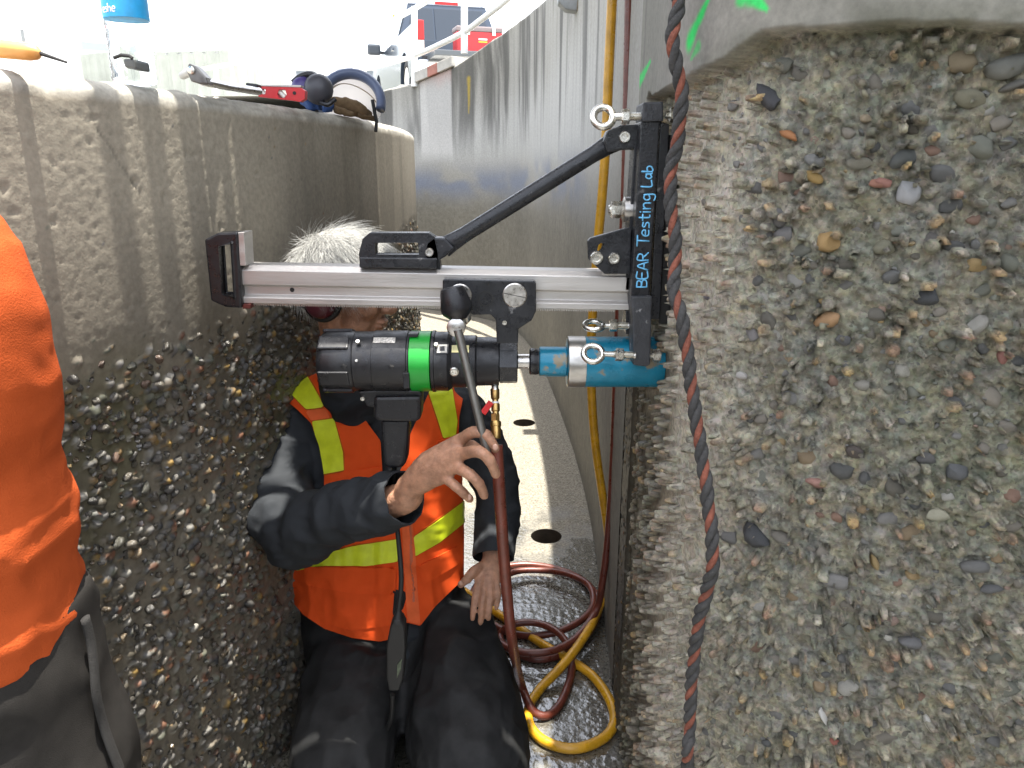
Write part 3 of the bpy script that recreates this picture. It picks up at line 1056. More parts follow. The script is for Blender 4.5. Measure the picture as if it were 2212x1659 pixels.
# ---- coping block painted red and white on the wall top, and the edge of the paving
M_cop = mat('pale_coping', (0.46, 0.44, 0.40), 0.8, var=0.2, vscale=12, bump=0.3)
M_copr = mat('faded_red_paint', (0.40, 0.18, 0.14), 0.8, var=0.25, vscale=12, bump=0.3)
cop = thing('coping_block', P(940, 165, 7.5), 'coping block with a faded red patch on top of the curved wall below the truck', 'coping')
for a, b, m in ((900, 928, M_cop), (928, 950, M_copr), (950, 981, M_cop)):
    pts3 = []
    for u in (a, b):
        s_, z_ = out_hit(u, 175)
        q = out_xy(np.array([s_]))[0]
        nq = out_n(np.array([s_]))[0]
        pts3.append((q, nq, float(out_top(q[None])[0])))
    (q0, nA, h0), (q1, nB, h1) = pts3
    mb = MB()
    vs_ = []
    for q, nq, h in pts3:
        for off, dz in ((0.035, -0.005), (0.035, 0.085), (-0.22, 0.085), (-0.22, 0.016)):
            w = q + nq * off
            vs_.append((w[0], w[1], h + dz + 0.01))
    mb.add(vs_, [(0, 1, 2, 3), (4, 7, 6, 5), (0, 4, 5, 1), (1, 5, 6, 2), (2, 6, 7, 3), (3, 7, 4, 0)])
    mb.build('block', m, cop, bevel=0.006)

# ================================================================== floor, ground, water
M_floor = bpy.data.materials.new('channel_floor')
M_floor.use_nodes = True
nt = M_floor.node_tree
b = nt.nodes['Principled BSDF']
tc = nt.nodes.new('ShaderNodeTexCoord')
def nz_(scale, detail=5.0, rough=0.6):
    n = nt.nodes.new('ShaderNodeTexNoise')
    n.inputs['Scale'].default_value = scale
    n.inputs['Detail'].default_value = detail
    n.inputs['Roughness'].default_value = rough
    nt.links.new(tc.outputs['Object'], n.inputs['Vector'])
    return n
sep = nt.nodes.new('ShaderNodeSeparateXYZ')
nt.links.new(tc.outputs['Object'], sep.inputs['Vector'])
def mr_(sock, a, b_, c, d):
    n = nt.nodes.new('ShaderNodeMapRange')
    n.inputs['From Min'].default_value = a
    n.inputs['From Max'].default_value = b_
    n.inputs['To Min'].default_value = c
    n.inputs['To Max'].default_value = d
    nt.links.new(sock, n.inputs['Value'])
    return n.outputs['Result']
def math_(op, a, b_):
    n = nt.nodes.new('ShaderNodeMath')
    n.operation = op
    for i, s in enumerate((a, b_)):
        if isinstance(s, (int, float)):
            n.inputs[i].default_value = s
        else:
            nt.links.new(s, n.inputs[i])
    return n.outputs[0]
big = nz_(3.0)
wetsel = mr_(math_('ADD', sep.outputs['Y'], math_('MULTIPLY', mr_(big.outputs['Fac'], 0.3, 0.7, -0.5, 0.5), 0.8)), 2.95, 2.6, 0.0, 1.0)
# pebbles showing in the floor
vor = nt.nodes.new('ShaderNodeTexVoronoi')
vor.inputs['Scale'].default_value = 75
nt.links.new(tc.outputs['Object'], vor.inputs['Vector'])
speck = nz_(120, 3)
mix1 = nt.nodes.new('ShaderNodeMix')
mix1.data_type = 'RGBA'
nt.links.new(mr_(speck.outputs['Fac'], 0.35, 0.68, 0.0, 1.0), mix1.inputs['Factor'])
mix1.inputs['A'].default_value = (0.115, 0.104, 0.082, 1)
mix1.inputs['B'].default_value = (0.31, 0.285, 0.23, 1)
mix2 = nt.nodes.new('ShaderNodeMix')
mix2.data_type = 'RGBA'
mix2.blend_type = 'MULTIPLY'
mix2.inputs['Factor'].default_value = 1.0
nt.links.new(mix1.outputs['Result'], mix2.inputs['A'])
nt.links.new(mr_(vor.outputs['Color'], 0.0, 1.0, 0.72, 1.15), mix2.inputs['B'])
mix3 = nt.nodes.new('ShaderNodeMix')
mix3.data_type = 'RGBA'
nt.links.new(wetsel, mix3.inputs['Factor'])
nt.links.new(mix2.outputs['Result'], mix3.inputs['A'])
mixw = nt.nodes.new('ShaderNodeMix')
mixw.data_type = 'RGBA'
nt.links.new(mr_(speck.outputs['Fac'], 0.35, 0.65, 0, 1), mixw.inputs['Factor'])
mixw.inputs['A'].default_value = (0.062, 0.058, 0.047, 1)
mixw.inputs['B'].default_value = (0.15, 0.143, 0.12, 1)
nt.links.new(mixw.outputs['Result'], mix3.inputs['B'])
nt.links.new(mix3.outputs['Result'], b.inputs['Base Color'])
nt.links.new(mr_(wetsel, 0, 1, 0.8, 0.07), b.inputs['Roughness'])
rip = nt.nodes.new('ShaderNodeTexVoronoi')
rip.inputs['Scale'].default_value = 62
rip.feature = 'SMOOTH_F1'
nt.links.new(tc.outputs['Object'], rip.inputs['Vector'])
hh = math_('ADD', math_('MULTIPLY', rip.outputs['Distance'], math_('MULTIPLY', wetsel, mr_(nz_(9).outputs['Fac'], 0.35, 0.6, 0.0, 0.5))), math_('MULTIPLY', speck.outputs['Fac'], mr_(wetsel, 0, 1, 0.9, 0.12)))
hh = math_('ADD', hh, math_('MULTIPLY', nz_(20).outputs['Fac'], 0.5))
bp = nt.nodes.new('ShaderNodeBump')
bp.inputs['Strength'].default_value = 0.55
bp.inputs['Distance'].default_value = 0.008
nt.links.new(hh, bp.inputs['Height'])
nt.links.new(bp.outputs['Normal'], b.inputs['Normal'])
b.inputs['Coat IOR'].default_value = 1.7
b.inputs['Coat Roughness'].default_value = 0.03
nt.links.new(wetsel, b.inputs['Coat Weight'])
nt.links.new(bp.outputs['Normal'], b.inputs['Coat Normal'])
nt.links.new(mr_(wetsel, 0, 1, 0.3, 1.0), b.inputs['Specular IOR Level'])

def circle(c, r, n=40):
    return [Vector((c.x + r * math.cos(2 * math.pi * k / n), c.y + r * math.sin(2 * math.pi * k / n), 0)) for k in range(n)]
HOLES = [(PZ(1132, 913, 0), 0.064), (PZ(1180, 1158, 0), 0.063)]
mb = MB()
outer = [Vector((-2.6, -3, 0)), Vector((1.9, -3, 0)), Vector((1.9, 9.4, 0)), Vector((-4.8, 9.4, 0)), Vector((-4.8, 5, 0)), Vector((-2.6, 0, 0))]
hl = [circle(c, r) for c, r in HOLES]
tris = tessellate_polygon([outer] + hl)
flat = outer + [p for h in hl for p in h]
mb.add(flat, [t if (flat[t[1]] - flat[t[0]]).cross(flat[t[2]] - flat[t[0]]).z > 0 else t[::-1] for t in (tuple(t) for t in tris)])
me = bpy.data.meshes.new('channel_floor')
me.from_pydata(mb.v, [], mb.f)
me.materials.append(M_floor)
fl = bpy.data.objects.new('channel_floor', me)
put(fl, None, Vector((0, 0, 0)))
tag(fl, kind='structure')
M_hole = mat('damp_hole', (0.07, 0.055, 0.04), 0.6, var=0.3, vscale=30)
for c, r in HOLES:
    n = 40
    ring = circle(c, r, n)
    vs_ = ring + [p + Vector((0, 0, -0.22)) for p in ring]
    fs_ = [((k + 1) % n, k, n + k, n + (k + 1) % n) for k in range(n)] + [tuple(range(n, 2 * n))]
    mb = MB().add(vs_, fs_)
    o = mb.build('drain_hole', M_hole, fl, ang=60)

M_ground = mat('pale_grey_paving', (0.34, 0.33, 0.30), 0.9, var=0.2, vscale=0.6, bump=0.2, bscale=20)  # pale grey with random tone variation
GZ = 2.17
inner = [Vector((*(out_xy(np.array([s]))[0] - out_n(np.array([s]))[0] * 0.31), GZ)) for s in np.linspace(0.9, OUT_S[-1] - 0.05, 60)]
back = [Vector((-4.2, 9.0, GZ)), Vector((-14, 9.0, GZ)), Vector((-14, -8, GZ)), Vector((1.6, -8, GZ)), Vector((1.6, 1.0, GZ))]
loop = inner + back
big_ = [Vector((-350, -120, GZ)), Vector((350, -120, GZ)), Vector((350, 700, GZ)), Vector((-350, 700, GZ))]
tris = tessellate_polygon([big_, loop])
flat = big_ + loop
me = bpy.data.meshes.new('ground')
me.from_pydata(flat, [], [t if (flat[t[1]] - flat[t[0]]).cross(flat[t[2]] - flat[t[0]]).z > 0 else t[::-1] for t in (tuple(t) for t in tris)])
me.materials.append(M_ground)
g = bpy.data.objects.new('ground', me)
put(g, None, Vector((0, 0, 0)))
tag(g, kind='structure')
M_water = mat('tank_water', (0.05, 0.06, 0.05), 0.08, bump=0.2, bscale=6)
me = bpy.data.meshes.new('water')
me.from_pydata([(-14, -8, 1.05), (-0.95, -8, 1.05), (-0.95, 9.2, 1.05), (-14, 9.2, 1.05)], [], [(0, 1, 2, 3)])
# keep the water inside the round wall
vs_ = [(LC[0] + (LR - 0.3) * math.cos(q), LC[1] + (LR - 0.3) * math.sin(q), 1.05) for q in np.linspace(0, 2 * math.pi, 64, endpoint=False)]
me.clear_geometry()
me.from_pydata(vs_, [], [tuple(range(64))])
me.materials.append(M_water)
w_ = bpy.data.objects.new('water', me)
put(w_, None, Vector((0, 0, 0)))
tag(w_, kind='structure')
# ================================================================== footbridge across the channel, above the picture (set out from the shade on the wall, with boards added)
M_wood = mat('grey_timber', (0.22, 0.19, 0.15), 0.8, var=0.3, vscale=20, bump=0.3, bscale=60, stretch=(0.2, 3, 3))
br = thing('footbridge', (0, 2.0, 2.64), 'unseen grey timber footbridge above the channel, with boards added for shade', 'footbridge')
def shade_plank(y0, y1, z=2.64, x0=-1.9, x1=1.0):
    MB().box(((x0 + x1) / 2, (y0 + y1) / 2, z), (x1 - x0, y1 - y0, 0.045)).build('shade_plank', M_wood, br, bevel=0.003)
def left_y(u, v):
    return left_hit(u, v)[2].y
BR_DY = SUN.y / SUN.z * 1.25                 # how far the shade shifts on its way down
STRIPES = [(208, 262), (303, 348), (385, 428), (466, 488)]
for a, b_ in STRIPES:
    shade_plank(left_y(a, 260) + BR_DY, left_y(b_, 260) + BR_DY)
y_a = left_y(497, 260) + BR_DY
y_b = left_y(812, 330) + BR_DY
npl = 8
for k in range(npl):
    shade_plank(y_a + (y_b - y_a) * k / npl + 0.0003, y_a + (y_b - y_a) * (k + 1) / npl - 0.0003, x1=-0.43 if k == 0 else 1.0)  # first one cut short to leave the man's head in the sun
shade_plank(1.12, 1.347, 2.69, -0.37, -0.135)  # unseen short boards added to keep the man's legs and hands shaded
shade_plank(1.12, 1.347, 2.69, -0.09, 0.24)  # gap left beside it lets a streak of sun onto the wrist
shade_plank(1.405, 1.56, 2.69, -0.37, 0.24)
shade_plank(1.565, 1.68, 2.69, -0.18, 0.24)  # added to shade his left hand
for x in (-1.75, 0.62):
    MB().box((x, 1.85, 2.565), (0.07, 2.3, 0.10)).build('joist', M_wood, br, bevel=0.003)

# ================================================================== core drill on its stand
YR = 1.35
A0 = P(512, 573, YR)
B0 = P(1376, 589, YR)
AX = (B0 - A0)
RDIR = AX.normalized()
pr = PX(YR, 600)
drill = thing('core_drill', P(1400, 500, 1.35), 'core drill on an aluminium rail stand bolted sideways to the gravel wall', 'core drill')

def prof(pts, base, ext):
    return [base + Vector((0, y, z)) for y, z in pts]
rail_p = [(0.052, 0.0), (0.011, 0.0), (0.0, -0.009), (0.0, -0.035), (0.009, -0.039), (0.009, -0.054), (0.001, -0.059), (0.001, -0.0695), (0.052, -0.0695)]
rail = MB().prism(prof(rail_p, A0, None), AX).build('rail', M_alu, drill, bevel=0.0008, seg=1)
# a small bolt hole in the rail
c = P(631, 626, 1.35 + 0.009)
MB().lathe(c - Vector((0, 0.0006, 0)), (0, 1, 0), [(0, 0.0042), (0.003, 0.0042)], 16).build('bolt_hole', M_rubber, rail)
# rack
mb = MB()
r0 = A0 + Vector((0, 0.012, -0.0695)) + RDIR * 0.018
L = AX.length - 0.05
pt = 0.0044
nteeth = int(L / pt)
prof_r = [r0 + Vector((0, 0, 0))]
low = []
for k in range(nteeth):
    o = r0 + RDIR * (k * pt)
    low += [o + Vector((0, 0, -0.0025)), o + RDIR * (pt * 0.28) + Vector((0, 0, -0.0062)), o + RDIR * (pt * 0.62) + Vector((0, 0, -0.0062)), o + RDIR * (pt * 0.9) + Vector((0, 0, -0.0025))]
top_r = [r0 + RDIR * (nteeth * pt) + Vector((0, 0, -0.0005)), r0 + Vector((0, 0, -0.0005))]
MB().prism(low + top_r, (0, 0.022, 0)).build('gear_rack', M_alu, drill)

# end handle
MB().slab([(441, 517), (470, 503), (513, 501), (522, 666), (487, 664), (455, 650)], 1.338, 0.032,
          [[(466, 528), (499, 526), (506, 641), (474, 641)]]).build('end_handle', M_blackplastic, drill, bevel=0.004)
MB().slab([(513.5, 502), (527, 502), (531, 574), (516, 574)], 1.342, 0.045).build('end_plate', M_alu, drill, bevel=0.001)
MB().slab([(524, 657), (541, 657), (541, 667), (524, 667)], 1.345, 0.04).build('end_stop', mat('dark_red_plastic', (0.10, 0.02, 0.015), 0.5), drill, bevel=0.001)

# carrying handle on top of the rail
hb = MB().slab([(775, 548), (783, 516), (798, 503), (925, 503), (939, 512), (947, 550), (945, 580), (777, 577)], 1.352, 0.03,
               [[(809, 524), (903, 524), (906, 551), (809, 551)]]).build('carrying_handle', M_black, drill, bevel=0.004)
MB().slab([(776, 556), (944, 558), (944, 581), (776, 578)], 1.345, 0.044).build('handle_foot', M_black, hb, bevel=0.002)

# brace
pa, pb = P(958, 535, 1.372), P(1330, 303, 1.372)
d = (pb - pa)
w = PX(1.37, 450) * 19
MB().tube([pa, pa + d * 0.05, pa + d * 0.13, pa + d * 0.87, pa + d * 0.95, pb], [(w * 1.2, w * 0.55), (w * 1.05, w * 0.85), (w * 0.9, w * 0.9), (w * 0.9, w * 0.9), (w * 1.05, w * 0.85), (w * 1.2, w * 0.5)], 20, ref=(0, 0, 1)).build('brace', M_black, drill)
MB().slab([(915, 545), (921, 524), (935, 513), (960, 514), (982, 536), (962, 555), (942, 566), (920, 562)], 1.352, 0.035).build('brace_eye', M_black, drill, bevel=0.003)
MB().slab([(926, 550), (948, 552), (952, 584), (926, 582)], 1.358, 0.03).build('brace_lug', M_black, drill, bevel=0.002)
MB().slab([(1302, 306), (1312, 282), (1340, 270), (1392, 268), (1392, 322), (1345, 324), (1312, 330)], 1.352, 0.036).build('brace_lug', M_black, drill, bevel=0.004)

def cap_bolt(u, v, Y, rpx, m=None, hexr=0.5, parent=None):
    c_ = P(u, v, Y)
    r = rpx * PX(Y, v)
    o = MB().lathe(c_ + Vector((0, 0.004, 0)), (0, -1, 0), [(0, r), (0.008, r), (0.010, r * 0.86), (0.010, r * 0.62), (0.005, r * 0.5)], 20).build('socket_bolt', m or M_zinc, parent or drill)
    return o
cap_bolt(928, 545, 1.350, 9.5, M_brushed)
cap_bolt(1349, 296, 1.350, 12.5)

# column with lettering
YC = 1.315
MB().slab([(1385, 262), (1425, 262), (1402, 648), (1404, 700), (1366, 700), (1363, 640)], YC, 0.07).build('column', M_black, drill, bevel=0.002)
MB().slab([(1427, 262), (1446, 268), (1425, 690), (1404, 690)], YC + 0.010, 0.075).build('column_side', M_black, drill, bevel=0.002)
MB().slab([(1370, 318), (1382, 318), (1361, 628), (1350, 628)], YC + 0.035, 0.05).build('column_flange', M_black, drill, bevel=0.0015)
MB().slab([(1447, 290), (1462, 295), (1447, 700), (1424, 700)], YC + 0.02, 0.09).build('rubber_pad', M_rubber, drill, bevel=0.002)
M_worn_lit = mat('scuffed_sunlit_black_steel', (0.035, 0.037, 0.042), 0.5, var=0.3, vscale=40, bump=0.25, bscale=160, wear=(0.30, 0.30, 0.30), wscale=50, wamt=0.36)  # scuffs, plus a lighter tone standing for sun on the column head
MB().slab([(1389, 221), (1433, 219), (1434, 262), (1387, 263)], YC - 0.006, 0.07).build('column_head', M_worn_lit, drill, bevel=0.003)
MB().slab([(1364, 640), (1409, 640), (1408, 700), (1405, 788), (1396, 793), (1368, 789), (1367, 700)], YC - 0.008, 0.05).build('column_foot', M_worn_lit, drill, bevel=0.003)
MB().slab([(1352, 672), (1367, 672), (1367, 722), (1352, 722)], YC + 0.04, 0.05).build('guide_block', M_black, drill, bevel=0.002)

# letters painted up the column
GL = {'B': ([[(0, 0), (0, 1)], [(0, 1), (.42, .95), (.5, .76), (.38, .56), (0, .53)], [(0, .53), (.48, .46), (.58, .22), (.42, .03), (0, 0)]], .72),
      'E': ([[(.52, 1), (0, 1), (0, 0), (.54, 0)], [(0, .52), (.42, .52)]], .68),
      'A': ([[(0, 0), (.32, 1), (.64, 0)], [(.13, .36), (.52, .36)]], .8),
      'R': ([[(0, 0), (0, 1), (.42, .96), (.5, .72), (.38, .54), (0, .5)], [(.2, .5), (.6, 0)]], .72),
      'T': ([[(0, 1), (.72, 1)], [(.37, 1), (.33, 0)]], .66),
      'e': ([[(.06, .32), (.44, .36), (.4, .56), (.2, .62), (.03, .36), (.1, .06), (.42, .05)]], .58),
      's': ([[(.4, .56), (.15, .6), (.1, .42), (.36, .28), (.34, .07), (.04, .03)]], .54),
      't': ([[(.2, .92), (.2, .1), (.36, .02)], [(0, .62), (.42, .64)]], .54),
      'i': ([[(.05, .6), (.05, 0)], [(.05, .82), (.06, .87)]], .28),
      'n': ([[(0, .6), (0, 0)], [(0, .4), (.2, .6), (.38, .5), (.4, 0)]], .58),
      'g': ([[(.4, .54), (.16, .6), (.02, .34), (.14, .08), (.4, .2)], [(.4, .6), (.42, -.25), (.2, -.38), (0, -.28)]], .58),
      'L': ([[(0, 1), (0, 0), (.5, .03)]], .62),
      'a': ([[(.38, .5), (.16, .58), (.02, .3), (.14, .02), (.36, .16)], [(.39, .58), (.4, .06), (.48, 0)]], .6),
      'b': ([[(0, 1), (0, 0), (.3, .02), (.42, .26), (.3, .5), (0, .45)]], .5),
      'h': ([[(0, 1), (0, 0)], [(0, .4), (.2, .6), (.38, .5), (.4, 0)]], .58)}
lm = MB()
for word, va, vb, hp in (('BEAR', 620, 543, 22), ('Testing', 531, 415, 25), ('Lab', 403, 357, 22)):
    tot = sum(GL[ch][1] for ch in word)
    adv = (va - vb) / tot
    x = 0
    for ch in word:
        for st in GL[ch][0]:
            pl = []
            for gx, gy in st:
                v = va - (x + gx) * adv
                f = (620 - v) / 265
                u = 1397 + 12.5 * f - gy * hp
                pl.append(P(u, v, YC - 0.0006))
            pl = spline(pl, 4) if len(pl) > 2 else pl
            lm.tube(pl, 0.00135, 8)
            for q in (pl[0], pl[-1]):
                lm.ball(q, 0.00135, 8)
        x += GL[ch][1]
lm.build('lettering', M_letter, drill, ang=180)

# bracket between rail and column
bk = MB().slab([(1269, 521), (1275, 514), (1357, 491), (1364, 495), (1362, 592), (1306, 592), (1271, 560)], 1.338, 0.012,
               [[(1288, 541), (1291, 529), (1297, 523), (1304, 525), (1305, 532), (1300, 541), (1294, 546)]]).build('angle_bracket', M_black, drill, bevel=0.0015)
cap_bolt(1288, 557, 1.336, 14)
cap_bolt(1326, 558, 1.336, 13)
MB().slab([(1302, 594), (1362, 594), (1362, 560), (1302, 560)], 1.352, 0.03).build('bracket_block', M_alu, drill, bevel=0.001)

# eye bolts
def eye_bolt(u, v, Y, rx, ry, hx, uend, vend, nuts, edge=False, turn=0.35):
    c_ = P(u, v, Y)
    k = PX(Y, v)
    R1, tr = (rx + hx) / 2 * k, (rx - hx) / 2 * k
    pts_ = []
    for i in range(33):
        q = 2 * math.pi * i / 32
        if edge:
            pts_.append(c_ + Vector((R1 * math.cos(q), R1 * math.sin(q), R1 * 0.25 * math.sin(q))))
        else:
            pts_.append(c_ + Vector((R1 * math.cos(q), R1 * turn * math.sin(q), R1 * ry / rx * math.sin(q))))
    e = P(uend, vend, Y)
    mb_ = MB().tube(pts_, tr, 12, cap=False)
    a_ = c_ + Vector((R1, 0, 0)) * 0.95
    mb_.tube([a_, a_ + (e - a_) * 0.08, e], [tr * 1.05, tr * 0.95, 7.5 * k], 14)
    sh = e - a_
    n_ = int(sh.length * 0.6 / 0.0018)
    for i in range(n_):
        q = a_ + sh * (0.35 + 0.6 * i / n_)
        mb_.lathe(q, sh, [(0, 7.6 * k), (0.0007, 8.8 * k), (0.0014, 7.6 * k)], 12)
    o = mb_.build('eye_bolt', M_zinc, drill, ang=60)
    for (un, vn, rn) in nuts:
        MB().nut(P(un, vn, Y), sh, rn * k, 17 * k).build('nut', M_zinc, o, ang=25)
    return o
eye_bolt(1303, 253, 1.325, 29, 28, 13, 1392, 252, [(1351, 252, 16)], turn=0.5)
MB().lathe(P(1437, 248, 1.325), RDIR, [(0, 0.006), (0.008, 0.006), (0.008, 0.0125), (0.020, 0.0125), (0.020, 0.008)], 6).build('nut', M_zinc, drill, ang=25)
eye_bolt(1281, 764, 1.285, 27, 19, 14, 1372, 768, [(1338, 766, 14.5)], turn=0.7)
MB().lathe(P(1404, 768, 1.30), RDIR, [(0, 0.005), (0.005, 0.005), (0.005, 0.0115), (0.018, 0.0125), (0.019, 0.009)], 6).build('nut', M_zinc, drill, ang=25)
eye_bolt(1283, 703, 1.355, 26, 9, 14, 1358, 704, [(1325, 703, 13.5)], edge=True)
# anchor rod, nut and washer halfway up the column
c_ = P(1364, 453, 1.37)
k = PX(1.37, 453)
MB().lathe(c_, -RDIR, [(0, 27 * k), (17 * k, 27 * k), (18 * k, 25 * k)], 28).build('washer', M_brushed, drill)
MB().nut(P(1332, 453, 1.37), RDIR, 18 * k, 26 * k).build('nut', M_zinc, drill, ang=25)
MB().lathe(P(1350, 453, 1.37), -RDIR, [(0, 10 * k), (34 * k, 10 * k), (36 * k, 8 * k)], 16).build('anchor_rod', M_zinc, drill)

# carriage
car = MB().slab([(956, 606), (960, 603), (1154, 607), (1158, 612), (1158, 672), (1149, 692), (1120, 711), (1119, 742), (1073, 742), (1071, 692), (1060, 680), (1022, 681), (1004, 668), (956, 660)], 1.327, 0.02).build('carriage', M_black, drill, bevel=0.003)
def slot_cap(u, v, rpx, Y):
    k = PX(Y, v)
    r = rpx * k
    c_ = P(u, v, Y)
    o = MB().lathe(c_ + Vector((0, 0.004, 0)), (0, -1, 0), [(0, r * 1.04), (0.004, r * 1.04), (0.0055, r * 0.95)], 32).build('slotted_cap', M_brushed, car)
    MB().box(c_ + Vector((0, -0.0012, 0)), (r * 1.9, 0.0008, 0.0012), Matrix.Rotation(R(12), 4, 'Y')).build('slot', M_rubber, car)
slot_cap(1112, 638, 25.5, 1.327)
slot_cap(994, 638, 24, 1.327)
c_ = P(1049, 645, 1.327)
MB().lathe(c_ + Vector((0, 0.002, 0)), (0, -1, 0), [(0, 0.0145), (0.0035, 0.0145), (0.0035, 0.0115), (0.001, 0.0115)], 28).build('bushing', M_rubber, car)
MB().lathe(P(1090, 697, 1.327), (0, -1, 0), [(0, 0.0042), (0.002, 0.0042), (0.002, 0.0025), (0.0005, 0.0025)], 14).build('socket_bolt', M_zinc, car)
MB().lathe(P(1049, 645, 1.335), (0, 1, 0), [(0, 0.02), (0.05, 0.02)], 20).build('pinion_shaft', M_black, car)

# feed crank: hub, collar, knob, lever
crank = MB().lathe(P(985, 708, 1.255), (0, 1, 0), [(0, 0.0150), (0.001, 0.0163), (0.024, 0.0163), (0.03, 0.013)], 28).build('crank_hub', M_brushed, drill)
MB().lathe(P(992, 700, 1.265), P(1016, 668, 1.30) - P(992, 700, 1.265), [(0, 0.0085), (0.012, 0.0085), (0.013, 0.0115), (0.022, 0.0120), (0.028, 0.010)], 22).build('crank_collar', M_zinc, crank)
ka, kb = P(993, 690, 1.27), P(975, 620, 1.275)
kd = kb - ka
MB().lathe(ka, kd, [(0, 0.013), (kd.length * 0.22, 0.0262), (kd.length * 0.35, 0.0285), (kd.length * 0.85, 0.0225), (kd.length * 0.97, 0.020), (kd.length, 0.016)], 28).build('crank_knob', M_blackplastic, crank)
LEV_A, LEV_B = P(989, 712, 1.258), P(1054, 985, 1.235)
MB().tube([LEV_A, LEV_A.lerp(LEV_B, 0.3), LEV_B], [0.0080, 0.0078, 0.0074], 18).build('crank_lever', mat('grey_steel', (0.30, 0.29, 0.27), 0.4, 0.9, var=0.15, vscale=30), crank)

# motor
YM = 1.39
km = PX(YM, 780)
def mu(u):
    return P(u, 779 + (u - 695) * 0.004, YM)
mdir = (mu(1110) - mu(695)).normalized()
def mlathe(name, prof_uv, m, parent, n=40, ang=30):
    u0 = prof_uv[0][0]
    return MB().lathe(mu(u0), mdir, [((u - u0) * km, r * km) for u, r in prof_uv], n).build(name, m, parent, ang=ang)
M_mot = mat('black_motor_casing', (0.013, 0.0135, 0.016), 0.38, var=0.25, vscale=35, bump=0.18, bscale=500, bdist=0.002, rvar=0.14, wear=(0.10, 0.095, 0.085), wscale=45, wamt=0.33)
motor = mlathe('motor', [(772, 58), (773, 64), (812, 64), (813, 66), (884, 66), (886, 64), (889, 64)], M_mot, drill)
mlathe('motor_cap', [(693, 40), (696, 54), (703, 61), (712, 64), (768, 65), (772, 62)], M_mot, motor, ang=50)
for q in (20, 75, 130, 200, 250, 310):
    v_ = Vector((0, math.cos(R(q)), math.sin(R(q))))
    MB().box(mu(733) + v_ * 64 * km, (64 * km, 0.030, 0.008), Matrix.Rotation(R(q) - R(90), 4, 'X')).build('cap_rib', M_mot, motor, bevel=0.003)
gb = mlathe('green_ring', [(890, 60), (891, 65.5), (933, 65.5), (934, 60)], M_green, motor)
MB().box(mu(886) + Vector((0, -66 * km, -0.022)), (13 * km, 0.006, 0.030)).build('ring_notch', M_mot, motor, bevel=0.001)
MB().box(mu(899) + Vector((0, -0.018, 64 * km)), (20 * km, 0.025, 0.006)).build('ring_notch', M_mot, motor, bevel=0.001)
mlathe('motor_flange', [(935, 60), (936, 66.5), (942, 66.5), (943, 64), (970, 64), (978, 58)], M_mot, motor)
mlathe('gear_housing', [(974, 54), (980, 56.5), (1028, 56.5), (1032, 53), (1078, 52)], M_mot, motor)
MB().lathe(mu(1078), mdir, [(0, 45 * km), (2 * km, 49 * km), (38 * km, 49 * km), (40 * km, 46 * km)], 8).build('gear_collar', M_black, motor, ang=25)
mlathe('spindle', [(1118, 15), (1119, 16), (1144, 16)], M_brushed, motor)
for u, v, r in ((773, 738, 4.5), (775, 838, 4.5), (872, 797, 6.5), (981, 803, 9), (942, 744, 4), (943, 838, 4.5), (770, 779, 3)):
    off = (779 - v) / 64
    y_ = YM - math.sqrt(max(0.05, 1 - min(off * off, 0.95))) * 64 * km
    c_ = P(u, v, y_)
    axis = Vector((0, y_ - YM, c_.z - mu(u).z)).normalized()
    MB().lathe(c_ - axis * 0.003, axis, [(0, r * km * 1.1), (0.004, r * km * 1.1), (0.005, r * km * 0.9), (0.005, r * km * 0.5), (0.003, r * km * 0.4)], 16).build('screw', M_zinc if u != 872 else M_brass, motor)

def decal(u0, u1, q0, q1, rpx, m, name, parent):
    """A label wrapped on the motor between angles q0..q1 (0 = towards the camera, 90 = up)."""
    vs_, n_ = [], 8
    for i in range(n_ + 1):
        q = R(q0 + (q1 - q0) * i / n_)
        for rr in (rpx * km, rpx * km + 0.0008):
            for u in (u0, u1):
                c0 = mu(u)
                vs_.append(c0 + Vector((0, -math.cos(q) * rr, math.sin(q) * rr)))
    fs_ = []
    for i in range(n_):
        a = i * 4
        fs_ += [(a + 2, a + 3, a + 7, a + 6), (a, a + 4, a + 5, a + 1), (a, a + 2, a + 6, a + 4), (a + 1, a + 5, a + 7, a + 3)]
    fs_ += [(0, 1, 3, 2), (n_ * 4, n_ * 4 + 2, n_ * 4 + 3, n_ * 4 + 1)]
    return MB().add(vs_, fs_).build(name, m, parent)
decal(816, 862, 49, 62, 66.2, mat('nameplate', (0.5, 0.48, 0.44), 0.4, 0.3, var=0.6, vscale=260), 'nameplate', motor)
decal(948, 974, 28, 48, 65.0, M_mot, 'symbol_label', motor)
st = decal(950, 971, 30, 46, 65.9, M_sticker, 'symbol_label', motor)
decal(955, 966, 33.5, 42, 66.9, mat('dark_print', (0.03, 0.03, 0.035), 0.5), 'symbol_print', motor)
decal(980, 1016, 33, 50, 57.2, M_stickery, 'warning_label', motor)

# switch grip below the motor
MB().slab([(772, 846), (822, 843), (905, 843), (912, 852), (908, 862), (840, 866), (822, 884), (792, 878)], YM - 0.02, 0.05).build('grip_bracket', M_blackplastic, motor, bevel=0.003)
grip = MB().slab([(808, 858), (908, 856), (908, 907), (898, 912), (818, 910), (806, 902)], YM - 0.03, 0.06).build('switch_grip', M_blackplastic, motor, bevel=0.006)
MB().slab([(822, 908), (884, 908), (878, 1000), (868, 1012), (834, 1012), (828, 1000)], YM - 0.022, 0.045).build('grip_handle', M_blackplastic, grip, bevel=0.009, seg=3)
cap_bolt(784, 860, YM - 0.022, 5, M_zinc, parent=motor)

